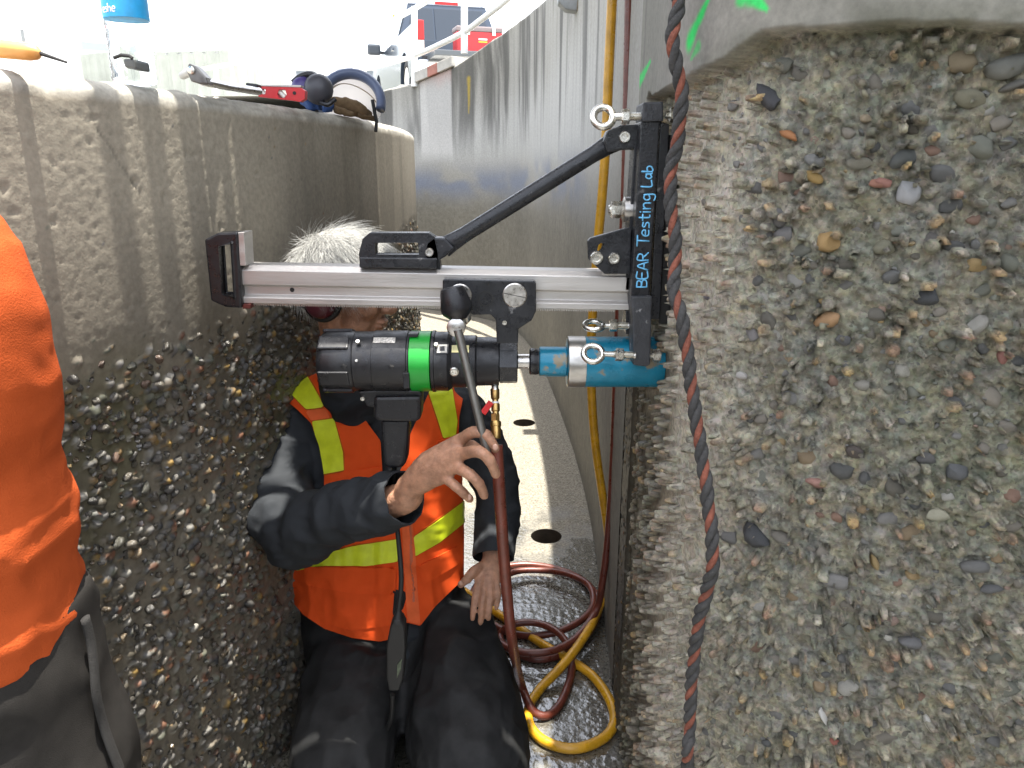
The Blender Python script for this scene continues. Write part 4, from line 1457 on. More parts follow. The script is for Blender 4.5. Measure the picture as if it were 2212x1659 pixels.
# core bit
cb = mlathe('core_bit', [(1224, 48), (1226, 54.5), (1258, 54.5), (1427, 54.5)], M_blue, drill)
mlathe('bare_sleeve', [(1224.5, 52), (1226, 55.3), (1262, 55.3), (1263, 54)], mat('bare_steel', (0.55, 0.53, 0.50), 0.32, 1.0, var=0.25, vscale=25, wear=(0.01, 0.15, 0.24), wscale=20, wamt=0.36), cb)
mlathe('bit_adapter', [(1164, 28), (1166, 32.5), (1222, 32.5), (1224, 30)], M_blue, cb)
mlathe('bit_chuck', [(1143, 26), (1146, 29), (1158, 29), (1160, 28), (1164, 28)], M_black, cb)

# ================================================================== power cable and its in-line box
cable = thing('power_cable', P(855, 1300, 1.36), 'black power cable with a black safety box hanging under the drill grip', 'cable')
pts_ = spline([P(852, 1005, 1.39), P(850, 1060, 1.40), P(856, 1120, 1.40), P(862, 1180, 1.385), P(867, 1250, 1.37), P(862, 1310, 1.36), P(856, 1350, 1.355)], 8)
MB().tube(pts_, 0.0052, 10).build('cord', M_rubber, cable)
bx = thing_box = MB().slab([(842, 1356), (849, 1340), (866, 1340), (874, 1356), (876, 1400), (871, 1466), (862, 1494), (840, 1494), (834, 1466), (834, 1398)], 1.345, 0.035).build('safety_box', M_rubber, cable, bevel=0.006, seg=3)
MB().slab([(858, 1436), (868, 1424), (866, 1446), (857, 1466)], 1.343, 0.006).build('box_label', mat('dim_print', (0.07, 0.09, 0.055), 0.5, var=0.5, vscale=120), bx, bevel=0.001)
MB().lathe(P(858, 1345, 1.355), P(862, 1318, 1.36) - P(858, 1345, 1.355), [(0, 0.012), (0.012, 0.010), (0.026, 0.0065)], 16).build('strain_relief', M_rubber, bx)
MB().tube(spline([P(848, 1500, 1.36), P(842, 1560, 1.38), P(800, 1640, 1.42), PZ(740, 1700, 0.30)], 6), 0.0052, 10).build('cord', M_rubber, cable)

# ================================================================== water valve and hoses
valve = thing('water_valve', P(1070, 880, 1.37), 'brass water valve with a red lever hanging below the drill', 'valve')
vd = P(1073, 960, 1.335) - P(1069, 842, 1.385)
def vl(u, v, Y, prof_, m, name, parent, n=18):
    return MB().lathe(P(u, v, Y), vd, prof_, n).build(name, m, parent, ang=30)
vl(1069, 826, 1.388, [(0, 0.007), (0.016, 0.007)], M_zinc, 'nipple', valve)
vl(1069, 838, 1.385, [(0, 0.006), (0.003, 0.009), (0.020, 0.0085), (0.024, 0.006), (0.030, 0.006), (0.032, 0.0085), (0.045, 0.0085), (0.047, 0.0065), (0.055, 0.0065)], M_brass, 'valve_body', valve)
vl(1070, 893, 1.363, [(0, 0.0075), (0.002, 0.009), (0.018, 0.009), (0.02, 0.0075)], M_brass, 'coupling', valve, 6)
vl(1071, 910, 1.353, [(0, 0.0095), (0.003, 0.0105), (0.009, 0.0105), (0.010, 0.0095), (0.016, 0.0095), (0.030, 0.0092), (0.034, 0.008)], M_brass, 'hose_tail', valve)
vl(1070, 868, 1.372, [(0, 0.0072), (0.004, 0.0076), (0.008, 0.0072)], M_white, 'seal', valve)
MB().bar(P(1061, 868, 1.362), P(1043, 893, 1.355), 0.012, 0.004, (0, 1, 0)).build('lever', M_red, valve, bevel=0.0012)

M_hose_b = mat('brown_red_rubber_hose', (0.135, 0.033, 0.020), 0.35, var=0.25, vscale=30, bump=0.1, bscale=200, rvar=0.1, spec=0.6)
M_hose_y = mat('yellow_rubber_hose', (0.60, 0.31, 0.015), 0.34, var=0.2, vscale=25, bump=0.12, bscale=220, rvar=0.1, wear=(0.22, 0.12, 0.02), wscale=55, wamt=0.30, spec=0.6)
rb = 0.0115
F_ = lambda u, v, h=rb: PZ(u, v, h)
br_path = [P(1073, 962, 1.335), P(1079, 1060, 1.32), P(1087, 1180, 1.33), P(1096, 1290, 1.36), P(1107, 1390, 1.42), PZ(1124, 1470, 0.09), PZ(1148, 1530, 0.03), F_(1180, 1546), F_(1213, 1515), F_(1235, 1450),
           F_(1232, 1405, 0.03), F_(1205, 1366, 0.05), F_(1160, 1346, 0.055), F_(1112, 1348, 0.05), F_(1080, 1372), F_(1100, 1402), F_(1165, 1424), F_(1240, 1400), F_(1290, 1335, 0.018),
           F_(1288, 1285, 0.02), F_(1250, 1248), F_(1190, 1226), F_(1120, 1220), F_(1055, 1238), F_(1020, 1290), F_(1060, 1345), F_(1125, 1372), F_(1200, 1366, 0.03), F_(1262, 1335, 0.04), F_(1282, 1300, 0.04),
           F_(1270, 1262, 0.04), F_(1225, 1240, 0.04), F_(1170, 1232, 0.03), F_(1110, 1236, 0.03), F_(1060, 1268, 0.03), F_(1040, 1330, 0.03), F_(1090, 1396, 0.04), F_(1170, 1410, 0.045), F_(1240, 1382, 0.05), F_(1287, 1320, 0.08),
           P(1301, 1260, 2.06), P(1313, 1160, 2.08), P(1324, 1010, 2.1), P(1330, 850, 2.1), P(1336, 700, 2.1), P(1343, 560, 2.1), P(1350, 420, 2.1), P(1354, 250, 2.1), P(1357, 100, 2.1), P(1360, -60, 2.1),
           Vector((0.292, 2.1, 2.1)), Vector((0.30, 2.1, 2.42)), Vector((0.32, 2.1, 2.535)), Vector((0.40, 2.1, 2.545)), Vector((0.9, 2.3, 2.545))]
o = MB().tube(spline(br_path, 8), rb, 14).build('water_hose', M_hose_b, None, ang=180)
tag(o, 'red-brown rubber hose coiled on the wet floor and running up the wall', 'hose')
ry_ = 0.0135
ye_path = [F_(1000, 1275, ry_), F_(1060, 1315, ry_), F_(1115, 1352, ry_), F_(1170, 1390, ry_), F_(1235, 1428, ry_), F_(1282, 1462, ry_), F_(1318, 1515, ry_), F_(1326, 1562, ry_), F_(1300, 1597, ry_), F_(1240, 1617, ry_), F_(1180, 1603, ry_),
           F_(1146, 1570, ry_), F_(1142, 1530, ry_), F_(1165, 1490, ry_), F_(1205, 1448, 0.035), F_(1245, 1400, 0.06), F_(1280, 1345, 0.06), F_(1304, 1285, 0.06), P(1316, 1215, 2.15), P(1313, 1150, 2.16), P(1300, 1060, 2.17), P(1286, 960, 2.17), P(1278, 850, 2.17),
           P(1277, 740, 2.17), P(1283, 640, 2.17), P(1292, 520, 2.17), P(1301, 420, 2.17), P(1309, 300, 2.17), P(1315, 150, 2.17), P(1322, 0, 2.17), P(1325, -80, 2.17), Vector((0.285, 2.17, 2.15)), Vector((0.297, 2.17, 2.42)), Vector((0.33, 2.17, 2.538)), Vector((0.42, 2.17, 2.545)), Vector((1.0, 2.2, 2.545))]
o = MB().tube(spline(ye_path, 8), ry_, 14).build('air_hose', M_hose_y, None, ang=180)
tag(o, 'yellow rubber hose looping on the wet floor and running up the wall', 'hose')

# ================================================================== rope
rope = thing('rope', P(1462, 300, 1.1), 'twisted black and orange rope hanging down the corner of the gravel wall', 'rope')
M_rg = mat('faded_black_rope', (0.042, 0.041, 0.040), 0.85, var=0.35, vscale=60, bump=0.8, bscale=260, bdist=0.004)
M_ro = mat('faded_orange_rope', (0.19, 0.058, 0.034), 0.8, var=0.35, vscale=60, bump=0.8, bscale=260, bdist=0.004)
rp = spline([Vector((0.30, 1.16, 2.545)), Vector((0.235, 1.15, 2.50)), Vector((0.225, 1.12, 2.2)), P(1470, -90, 1.11), P(1467, 0, 1.11), P(1452, 85, 1.10), P(1459, 130, 1.10), P(1472, 200, 1.10), P(1464, 300, 1.10), P(1448, 380, 1.10), P(1450, 450, 1.09), P(1460, 540, 1.08), P(1455, 620, 1.06),
             P(1473, 690, 1.03), P(1487, 780, 1.02), P(1497, 860, 1.01), P(1514, 970, 0.99), P(1529, 1080, 0.97), P(1540, 1200, 0.95), P(1529, 1270, 0.96), P(1512, 1330, 0.97), P(1500, 1410, 0.98), P(1492, 1500, 0.98), P(1490, 1570, 0.98), P(1484, 1659, 0.98), PZ(1480, 1800, 0.012), PZ(1450, 1850, 0.012)], 10)
RP, rs_ = resample(rp, 0.004)
TT = np.gradient(RP, axis=0)
TT /= np.linalg.norm(TT, axis=1)[:, None]
e1 = np.cross(TT, np.array((0, 1.0, 0)))
e1 /= np.linalg.norm(e1, axis=1)[:, None]
e2 = np.cross(TT, e1)
for i, m in enumerate((M_rg, M_ro, M_rg)):
    ph = rs_ / 0.062 * 2 * math.pi + i * 2 * math.pi / 3
    Q = RP + (0.0040 if i == 1 else 0.0050) * (np.cos(ph)[:, None] * e1 + np.sin(ph)[:, None] * e2)
    MB().tube([Vector(q) for q in Q], 0.0050 if i == 1 else 0.0058, 9).build('strand', m, rope, ang=180)

# ================================================================== things on top of the left wall
def top_at(u, back=0.0, up=0.0):
    """Point on the left wall's top above picture column u."""
    v = 200
    for _ in range(6):
        s_, z_, p_ = left_hit(u, v)
        d_ = ray(u, v)
        # move v until the hit is at the top's height
        zr = (LTOP - CAMZ) / p_.y
        up_ = (zr * CP + SP) / (CP - zr * SP)
        v = 829.5 - up_ * FPX
    a = s_ / LR
    n_ = Vector((math.cos(a), math.sin(a), 0))
    return Vector((p_.x, p_.y, LTOP + up)) - n_ * back, n_, s_

# handle of a tool, far left
q, n_, s_ = top_at(55, 0.05)
M_handle = mat('orange_yellow_handle', (0.72, 0.36, 0.10), 0.4, var=0.1)
hd = thing('broom_handle', q, 'orange-yellow rounded handle lying on the wall top at the far left', 'handle')
kh = PX(1.14, 110)
pa_, pb_ = P(-160, 88, 1.16), P(88, 115, 1.14)
MB().tube([pa_, pa_.lerp(pb_, 0.5), pa_.lerp(pb_, 0.9), pa_.lerp(pb_, 0.97), pb_], [19 * kh, 20 * kh, 18 * kh, 14 * kh, 5 * kh], 20).build('grip', M_handle, hd)
MB().tube([pb_ - (pb_ - pa_) * 0.01, pb_ + Vector((0.035, 0, -0.012))], [0.003, 0.0015], 8).build('tip', M_rubber, hd)

# small dark box
q, n_, s_ = top_at(272, 0.05)
bxm = MB().slab([(265, 126), (290, 127), (294, 150), (268, 146)], q.y, 0.05)
bb = bxm.build('measuring_tape', mat('dull_grey_plastic', (0.10, 0.105, 0.10), 0.5), None, bevel=0.004)
tag(bb, 'small dark grey boxy measuring tape on the wall top beside the bottle', 'tape measure')
tape_lip = MB().tube([P(246, 125, q.y), P(262, 119, q.y), P(280, 121, q.y), P(286, 126, q.y)], 0.003, 8).build('belt_clip', M_rubber, bb)

# water bottle
q, n_, s_ = top_at(292, 0.07)
yb = q.y + 0.02
kb_ = PX(yb, 80)
M_pet = bpy.data.materials.new('clear_plastic')
M_pet.use_nodes = True
pb2 = M_pet.node_tree.nodes['Principled BSDF']
pb2.inputs['Transmission Weight'].default_value = 1.0
pb2.inputs['Roughness'].default_value = 0.06
pb2.inputs['IOR'].default_value = 1.12
pb2.inputs['Base Color'].default_value = (0.95, 0.97, 0.98, 1)
bot = thing('water_bottle', q, 'clear plastic water bottle with a bright blue label standing on the wall top', 'bottle')
b0 = Vector((P(288, 150, yb).x, yb, LTOP + 0.002))
rbt = 46 * kb_
hprof = [(0, rbt * 0.7), (0.003, rbt * 0.92)]
for i in range(5):
    hprof += [(0.012 + i * 0.016, rbt), (0.020 + i * 0.016, rbt * 0.93)]
hprof += [(0.095, rbt), (0.10, rbt * 0.97), (0.175, rbt * 0.97), (0.185, rbt), (0.205, rbt * 0.85), (0.225, rbt * 0.45), (0.235, rbt * 0.32), (0.25, rbt * 0.32)]
MB().lathe(b0, (0, 0, 1), hprof, 36).build('bottle_body', M_pet, bot, ang=50)
zl0 = P(288, 44, yb).z - b0.z
lab = MB().lathe(b0 + Vector((0, 0, zl0)), (0, 0, 1), [(0, rbt * 0.975), (0.0005, rbt * 1.0), (0.082, rbt * 1.0), (0.0825, rbt * 0.975)], 36).build('label', mat('blue_label', (0.03, 0.38, 0.75), 0.4, var=0.35, vscale=14), bot)
MB().lathe(b0 + Vector((0, 0, 0.243)), (0, 0, 1), [(0, rbt * 0.38), (0.016, rbt * 0.38)], 24).build('cap', M_white, bot)
lt = MB()
x = 0
for ch in 'eshe':
    for stx in GL[ch][0]:
        pl = []
        for gx, gy in stx:
            th_ = R(-40 + (x + gx) * 19)
            pl.append(Vector((b0.x + rbt * 1.005 * math.sin(th_), b0.y - rbt * 1.005 * math.cos(th_), P(260, 25, yb - rbt).z + gy * 0.013)))
        lt.tube(spline(pl, 3) if len(pl) > 2 else pl, 0.0011, 6)
    x += GL[ch][1]
lt.build('label_print', M_white, lab, ang=180)

# pipe wrench
q, n_, s_ = top_at(430, 0.06)
wr = thing('pipe_wrench', q, 'grey steel wrench with a dark jaw resting across the wall top', 'wrench')
M_wr = mat('grey_wrench_steel', (0.16, 0.155, 0.15), 0.4, 0.8, var=0.25, vscale=40)
yw = q.y - 0.02
MB().slab([(401, 150), (408, 136), (424, 143), (445, 167), (449, 182), (432, 182), (412, 176)], yw, 0.03).build('jaw', M_wr, wr, bevel=0.003)
MB().tube([P(440, 176, yw + 0.015), P(490, 187, yw + 0.10), P(556, 197, yw + 0.22)], [0.0085, 0.0075, 0.0085], 12, flat=1.4).build('shaft', M_brushed, wr)
MB().lathe(P(414, 152, yw + 0.001), (0, -1, 0), [(0, 0.007), (0.005, 0.007), (0.006, 0.005)], 16).build('pivot_bolt', M_zinc, wr)
MB().slab([(530, 178), (556, 181), (556, 203), (532, 198)], yw + 0.21, 0.03).build('grip', M_blackplastic, wr, bevel=0.003)
MB().tube([P(395, 163, yw + 0.12), P(420, 150, yw + 0.05)], 0.008, 10).build('side_handle', mat('grey_sleeve', (0.5, 0.48, 0.45), 0.5), wr)

# spirit level
q, n_, s_ = top_at(610, 0.05)
yl = q.y
lv = thing('spirit_level', q, 'short red spirit level lying on the wall top', 'spirit level')
lvf = [(556, 186), (649, 189), (659, 196), (658, 214), (648, 220), (630, 217), (558, 209)]
MB().slab(lvf, yl, 0.022, [[(562, 191), (574, 192), (574, 205), (562, 204)], [(602, 193), (616, 193), (620, 204), (616, 213), (602, 212), (598, 203)]]).build('frame', mat('red_cast_frame', (0.55, 0.025, 0.03), 0.4, var=0.1), lv, bevel=0.002)
MB().slab([(555, 182.5), (650, 184), (650, 188.6), (555, 185.6)], yl - 0.001, 0.024).build('edge_rail', M_alu, lv, bevel=0.0006)
MB().tube([P(603, 197, yl + 0.01), P(616, 210, yl + 0.01)], 0.0055, 12).build('vial', mat('vial', (0.75, 0.78, 0.70), 0.1), lv)
MB().tube([P(563, 192, yl + 0.01), P(572, 204, yl + 0.01)], 0.0055, 12).build('vial', mat('vial', (0.75, 0.78, 0.70), 0.1), lv)
MB().lathe(P(636, 201, yl), (0, -1, 0), [(0, 0.004), (0.001, 0.004)], 14).build('hang_hole', M_rubber, lv)

# ear defenders lying beside the level
q, n_, s_ = top_at(672, 0.10)
ye_ = q.y + 0.03
em = thing('ear_defenders', q, 'purple and dark grey ear defenders lying behind the red level', 'ear defenders')
ke = PX(ye_, 190)
MB().ball(P(655, 190, ye_), (26 * ke, 22 * ke, 24 * ke), 20).build('ear_cup', mat('purple_plastic', (0.05, 0.035, 0.16), 0.35), em)
MB().ball(P(688, 193, ye_ - 0.01), (32 * ke, 26 * ke, 32 * ke), 20, Matrix.Rotation(R(25), 4, 'Y')).build('ear_cup', mat('dark_grey_plastic', (0.05, 0.05, 0.06), 0.4), em)
MB().tube(spline([P(634, 180, ye_), P(652, 166, ye_), P(672, 162, ye_), P(690, 172, ye_ - 0.005)], 5), 0.010, 8).build('headband', M_blackplastic, em)
MB().tube(spline([P(690, 220, ye_ - 0.02), P(708, 226, ye_ - 0.03), P(724, 214, ye_ - 0.02)], 5), 0.006, 8).build('strap', M_blackplastic, em)

# blue rag, leather glove
q, n_, s_ = top_at(712, 0.05)
def lump(name, m, path, rad, parent=None, flat=0.7, seed=0):
    mb_ = MB().tube(spline(path, 8), 1, 22)
    n_p = len(spline(path, 8))
    rad_i = np.interp(np.linspace(0, 1, n_p), np.linspace(0, 1, len(rad)), rad)
    mb_ = MB().tube(spline(path, 8), [(r * (1 if True else 0), r * flat) for r in rad_i], 22)
    Vv = np.array([tuple(v) for v in mb_.v])
    cen = Vv.mean(0)
    d_ = (n3(Vv, 38, seed) - 0.5) * 0.012 + (n3(Vv, 90, seed + 1) - 0.5) * 0.006
    nn_ = Vv - cen
    nn_ /= np.linalg.norm(nn_, axis=1)[:, None] + 1e-6
    mb_.v = [Vector(v) for v in Vv + nn_ * d_[:, None]]
    return mb_.build(name, m, parent, ang=180)
M_rag = mat('blue_cloth', (0.03, 0.075, 0.22), 0.8, var=0.2, bump=0.4, bscale=500)
rg = lump('rag', M_rag, [P(655, 216, q.y - 0.02), P(675, 222, q.y - 0.04), P(693, 226, q.y - 0.05)], [0.012, 0.02, 0.012], None, 0.8, 3)
tag(rg, 'crumpled blue rag tucked under the ear defenders on the wall top', 'rag')
q, n_, s_ = top_at(755, 0.04)
gl = thing('work_glove', q, 'brown leather work glove with a blue cuff lying in front of the face shield', 'glove')
M_lea = mat('brown_suede', (0.17, 0.11, 0.055), 0.85, var=0.25, vscale=60, bump=0.5, bscale=300)
lump('palm', M_lea, [P(714, 222, q.y - 0.05), P(745, 226, q.y - 0.02), P(775, 236, q.y + 0.02), P(800, 250, q.y + 0.06)], [0.014, 0.020, 0.020, 0.012], gl, 0.8, 5)
lump('finger', M_lea, [P(722, 236, q.y - 0.06), P(745, 243, q.y - 0.04), P(764, 247, q.y - 0.02)], [0.010, 0.012, 0.007], gl, 0.8, 6)
lump('finger', M_lea, [P(770, 246, q.y - 0.0), P(790, 252, q.y + 0.03), P(806, 256, q.y + 0.06)], [0.009, 0.010, 0.006], gl, 0.8, 8)
lump('cuff', M_rag, [P(700, 233, q.y - 0.08), P(714, 229, q.y - 0.06)], [0.013, 0.015], gl, 0.8, 7)

# white face shield helmet seen from below
q, n_, s_ = top_at(765, 0.14)
yh = q.y
khp = PX(yh, 210)
hc = P(760, 224, yh)
hel = thing('hard_hat', hc, 'upturned hard hat with a blue-grey rim and white lining on the wall top', 'hard hat')
M_rim = mat('blue_grey_plastic', (0.10, 0.13, 0.22), 0.35, var=0.1)
M_lin = bpy.data.materials.new('white_translucent_plastic')
M_lin.use_nodes = True
_nt = M_lin.node_tree
_b = _nt.nodes['Principled BSDF']
_b.inputs['Base Color'].default_value = (0.85, 0.82, 0.78, 1)
_b.inputs['Roughness'].default_value = 0.4
_tr = _nt.nodes.new('ShaderNodeBsdfTranslucent')
_tr.inputs['Color'].default_value = (0.85, 0.80, 0.75, 1)
_mx = _nt.nodes.new('ShaderNodeMixShader')
_mx.inputs[0].default_value = 0.5
_nt.links.new(_b.outputs[0], _mx.inputs[1])
_nt.links.new(_tr.outputs[0], _mx.inputs[2])
_nt.links.new(_mx.outputs[0], _nt.nodes['Material Output'].inputs['Surface'])
Rt = Matrix.Rotation(R(8), 4, 'Z') @ Matrix.Rotation(R(-22), 4, 'X')
RR_ = 66 * khp
vs_, fs_ = [], []
nu, nv = 40, 12
def dome(r, depth_, off):
    out = []
    for i in range(nv + 1):
        q1 = math.pi / 2 * i / nv
        for k in range(nu):
            w1 = -0.28 + (math.pi + 0.56) * k / (nu - 1)
            out.append(hc + Rt.to_3x3() @ Vector((r * math.cos(q1) * math.cos(w1), off + depth_ * math.sin(q1), r * math.cos(q1) * math.sin(w1) * 0.98)))
    return out
def dome_f(o, flip):
    f_ = []
    for i in range(nv):
        for k in range(nu - 1):
            t = (o + i * nu + k, o + i * nu + (k + 1) % nu, o + (i + 1) * nu + (k + 1) % nu, o + (i + 1) * nu + k)
            f_.append(t[::-1] if flip else t)
    return f_
MB().add(dome(RR_ * 0.97, RR_ * 1.1, 0), dome_f(0, False)).build('shell', M_lin, hel, ang=180)
pts_ = [hc + Rt.to_3x3() @ Vector((RR_ * 0.955 * math.cos(q1), -0.012, RR_ * 0.955 * math.sin(q1))) for q1 in np.linspace(-0.28, math.pi + 0.28, 49)]
MB().tube(pts_, [(0.020, 0.0135)] * 49, 12, ref=(0, 1, 0)).build('rim', M_rim, hel, ang=180)
pts_ = [hc + Rt.to_3x3() @ Vector((RR_ * 0.80 * math.cos(q1), 0.015 + 0.02 * math.sin(q1 * 2), RR_ * 0.74 * math.sin(q1))) for q1 in np.linspace(0.3, 2.9, 22)]
MB().tube(pts_, [(0.007, 0.0015)] * 22, 8, ref=(0, 1, 0)).build('suspension_strap', mat('tan_strap', (0.50, 0.40, 0.30), 0.7), hel)
MB().tube([hc + Vector((RR_ * 0.70, -0.01, 0.01)), hc + Vector((RR_ * 0.80, -0.01, -0.05)), hc + Vector((RR_ * 0.78, -0.02, -0.075))], 0.005, 8).build('chin_strap', M_rubber, hel)

# ================================================================== steel bracket high on the far wall
s_b, z_b = out_hit(1243, 8)
qb = out_xy(np.array([s_b]))[0]
nb = out_n(np.array([s_b]))[0]
yb_ = qb[1]
bkt = thing('wall_bracket', (qb[0], qb[1], z_b), 'grey steel box bracket fixed high on the curved wall', 'bracket')
M_gal = mat('galvanised_steel', (0.30, 0.31, 0.31), 0.5, 0.7, var=0.2, vscale=15)
ybk = yb_ - 0.02
MB().slab([(1204, -30), (1268, -30), (1262, 16), (1248, 24), (1222, 20), (1206, 4)], ybk - 0.06, 0.09).build('housing', M_gal, bkt, bevel=0.006)
MB().slab([(1250, -20), (1272, -20), (1268, 24), (1252, 30), (1246, 18)], ybk - 0.085, 0.06).build('clamp', mat('rusty_clamp', (0.17, 0.14, 0.10), 0.6, 0.4, var=0.4, vscale=40), bkt, bevel=0.003)
MB().lathe(P(1257, 12, ybk - 0.085), (0, -1, 0), [(0, 0.012), (0.01, 0.012)], 6).build('bolt', M_zinc, bkt, ang=25)

# ================================================================== guard rails
M_rail = mat('white_rail_paint', (0.78, 0.79, 0.78), 0.4, var=0.05)
gr = thing('guard_rail', P(900, 120, 7.6), 'white tube guard rail rising along the top of the curved right wall', 'guard rail')
top_l = [P(640, 168, 11.5), P(700, 160, 10.6), P(760, 152, 9.4), P(820, 141, 8.5), P(860, 131, 8.0), P(896, 120, 7.65), P(950, 96, 7.3), P(1003, 69, 7.05), P(1040, 42, 6.8), P(1085, 8, 6.5), P(1130, -32, 6.2), P(1180, -90, 5.8)]
MB().tube(spline(top_l, 6), 0.024, 12).build('lower_rail', M_rail, gr)
up_l = [P(820, 62, 8.5), P(860, 38, 8.0), P(900, 16, 7.65), P(950, -16, 7.3), P(1003, -48, 7.05), P(1085, -120, 6.5)]
MB().tube(spline(up_l, 6), 0.024, 12).build('upper_rail', M_rail, gr)
for (u, vb, vt, Y) in ((895, 181, 14, 7.65), (1003, 110, -50, 7.05)):
    MB().tube([P(u, vb + 6, Y), P(u - (vb - vt) * (1106 - u) / 5400 * -0 - 0, vt, Y)], 0.030, 12).build('post', M_rail, gr)
gr2 = thing('guard_rail', P(575, 160, 12), 'white guard rail crossing in front of the corrugated shed', 'guard rail')
MB().tube(spline([P(395, 158, 12.6), P(480, 142, 12.2), P(575, 128, 11.8), P(640, 142, 12.6), P(720, 160, 14.2)], 6), 0.030, 10).build('rail', M_rail, gr2)
for (u, vt, vb, Y) in ((467, 144, 230, 12.2), (576, 129, 260, 11.8), (680, 122, 250, 13.2), (788, 108, 250, 11.5)):
    MB().tube([P(u, vt, Y), P(u + 1, vb, Y)], 0.038 if u != 788 else 0.025, 10).build('post', M_rail, gr2)

# ================================================================== pickup truck
TZ = 2.34
TY = 12.0
tp_ = P(1030, 150, TY)
TM = Matrix.Translation((tp_.x, TY, TZ)) @ Matrix.Rotation(R(17), 4, 'Z')
truck = thing('pickup_truck', (tp_.x, TY, TZ), 'blue-grey pickup truck with its tailgate down above the curved wall', 'truck')
M_tr = mat('blue_grey_car_paint', (0.045, 0.062, 0.09), 0.25, 0.3, coat=0.6)
M_glass = mat('tinted_glass', (0.035, 0.045, 0.06), 0.06, spec=0.6)
M_tyre = mat('tyre_rubber', (0.02, 0.02, 0.021), 0.75)
M_chrome = mat('chrome', (0.75, 0.76, 0.78), 0.15, 1.0)
def tb(mb_, name, m, parent=truck, **kw):
    mb_.v = [TM @ p for p in mb_.v]
    return mb_.build(name, m, parent, **kw)
def hull(prof_):
    """Side profile with a half width at every point."""
    n = len(prof_)
    vs_ = [Vector((-w, y, z)) for y, z, w in prof_] + [Vector((w, y, z)) for y, z, w in prof_]
    tris_ = tessellate_polygon([[Vector((0, y, z)) for y, z, w in prof_]])
    fs_ = [tuple(t) for t in tris_] + [tuple(i + n for i in t[::-1]) for t in tris_]
    fs_ += [(i, (i + 1) % n, n + (i + 1) % n, n + i) for i in range(n)]
    return MB().add(vs_, fs_)
def arch(yc, zc, r, a0, a1, n=10):
    return [(yc + r * math.cos(R(a0 + (a1 - a0) * i / n)), zc + r * math.sin(R(a0 + (a1 - a0) * i / n))) for i in range(n + 1)]
arR = arch(1.05, 0.38, 0.43, 0, 180)
arF = arch(4.25, 0.38, 0.43, 0, 180)
side = [(0.02, 0.48), (0.0, 1.10), (1.72, 1.12), (1.74, 1.10), (3.6, 1.10), (4.9, 0.98), (5.15, 0.86), (5.2, 0.45)] + [(y, z) for y, z in arF] + [(y, z) for y, z in arR]
for sx in (-1, 1):
    mb_ = MB().prism([Vector((sx * 0.92, y, z)) for y, z in side], (-sx * 0.10, 0, 0))
    tb(mb_, 'side_panel', M_tr, bevel=0.012)
tb(MB().box((0, 0.9, 0.62), (1.66, 1.7, 0.06)), 'bed_floor', mat('bed_liner', (0.03, 0.03, 0.033), 0.7), bevel=0.005)
tb(MB().box((0, 1.72, 0.86), (1.66, 0.06, 0.5)), 'bed_wall', M_tr, bevel=0.01)
cab = tb(hull([(1.80, 0.5, 0.86), (1.80, 1.08, 0.86), (1.98, 1.70, 0.66), (2.15, 1.75, 0.64), (3.05, 1.74, 0.64), (3.2, 1.70, 0.65), (3.85, 1.12, 0.80), (5.0, 0.96, 0.80), (5.1, 0.5, 0.80)]), 'cab', M_tr, bevel=0.03)
def quad_glass(name, pts3, th, m=M_glass, parent=None):
    mb_ = MB().prism([Vector(p) for p in pts3], th)
    return tb(mb_, name, m, parent or truck, bevel=0.004)
quad_glass('rear_window', [(-0.74, 1.79, 1.12), (-0.60, 1.945, 1.64), (-0.26, 1.945, 1.64), (-0.26, 1.79, 1.12)], (0, 0.04, 0))
quad_glass('rear_window', [(-0.235, 1.79, 1.12), (-0.235, 1.945, 1.64), (0.235, 1.945, 1.64), (0.235, 1.79, 1.12)], (0, 0.04, 0))
quad_glass('rear_window', [(0.26, 1.79, 1.12), (0.26, 1.945, 1.64), (0.60, 1.945, 1.64), (0.74, 1.79, 1.12)], (0, 0.04, 0))
for sx in (-1, 1):
    quad_glass('side_window', [(sx * 0.865, 2.05, 1.13), (sx * 0.70, 2.16, 1.62), (sx * 0.695, 2.58, 1.64), (sx * 0.862, 2.58, 1.13)], (-sx * 0.04, 0, 0))
    quad_glass('side_window', [(sx * 0.862, 2.66, 1.13), (sx * 0.695, 2.66, 1.64), (sx * 0.70, 3.12, 1.62), (sx * 0.84, 3.62, 1.13)], (-sx * 0.04, 0, 0))
    tl_ = tb(MB().box((sx * 0.86, -0.01, 0.98), (0.14, 0.07, 0.26)), 'tail_light', M_red, bevel=0.012)
    tb(MB().box((sx * 0.86, -0.012, 0.77), (0.135, 0.066, 0.15)), 'lamp_lens', mat('pale_lens', (0.75, 0.62, 0.55), 0.2), tl_, bevel=0.01)
    tb(MB().box((sx * 1.08, 3.45, 1.16), (0.24, 0.11, 0.19)), 'wing_mirror', mat('mirror_shell', (0.06, 0.07, 0.085), 0.4), bevel=0.04)
    tb(MB().bar((sx * 0.86, 3.45, 1.10), (sx * 1.0, 3.45, 1.12), 0.04, 0.05), 'mirror_arm', M_blackplastic)
    tb(MB().box((sx * 0.925, 2.2, 1.0), (0.03, 0.16, 0.03)), 'door_handle', M_tr, bevel=0.006)
    for yc in (1.05, 4.25):
        w = tb(MB().lathe((sx * 0.66, yc, 0.36), (sx, 0, 0), [(0, 0.30), (0.02, 0.355), (0.05, 0.365), (0.19, 0.365), (0.22, 0.35), (0.235, 0.26), (0.20, 0.24)], 36), 'wheel', M_tyre)
        tb(MB().lathe((sx * 0.80, yc, 0.36), (sx, 0, 0), [(0, 0.235), (0.085, 0.235), (0.06, 0.20), (0.075, 0.06), (0.09, 0.05)], 24), 'rim', M_chrome, w)
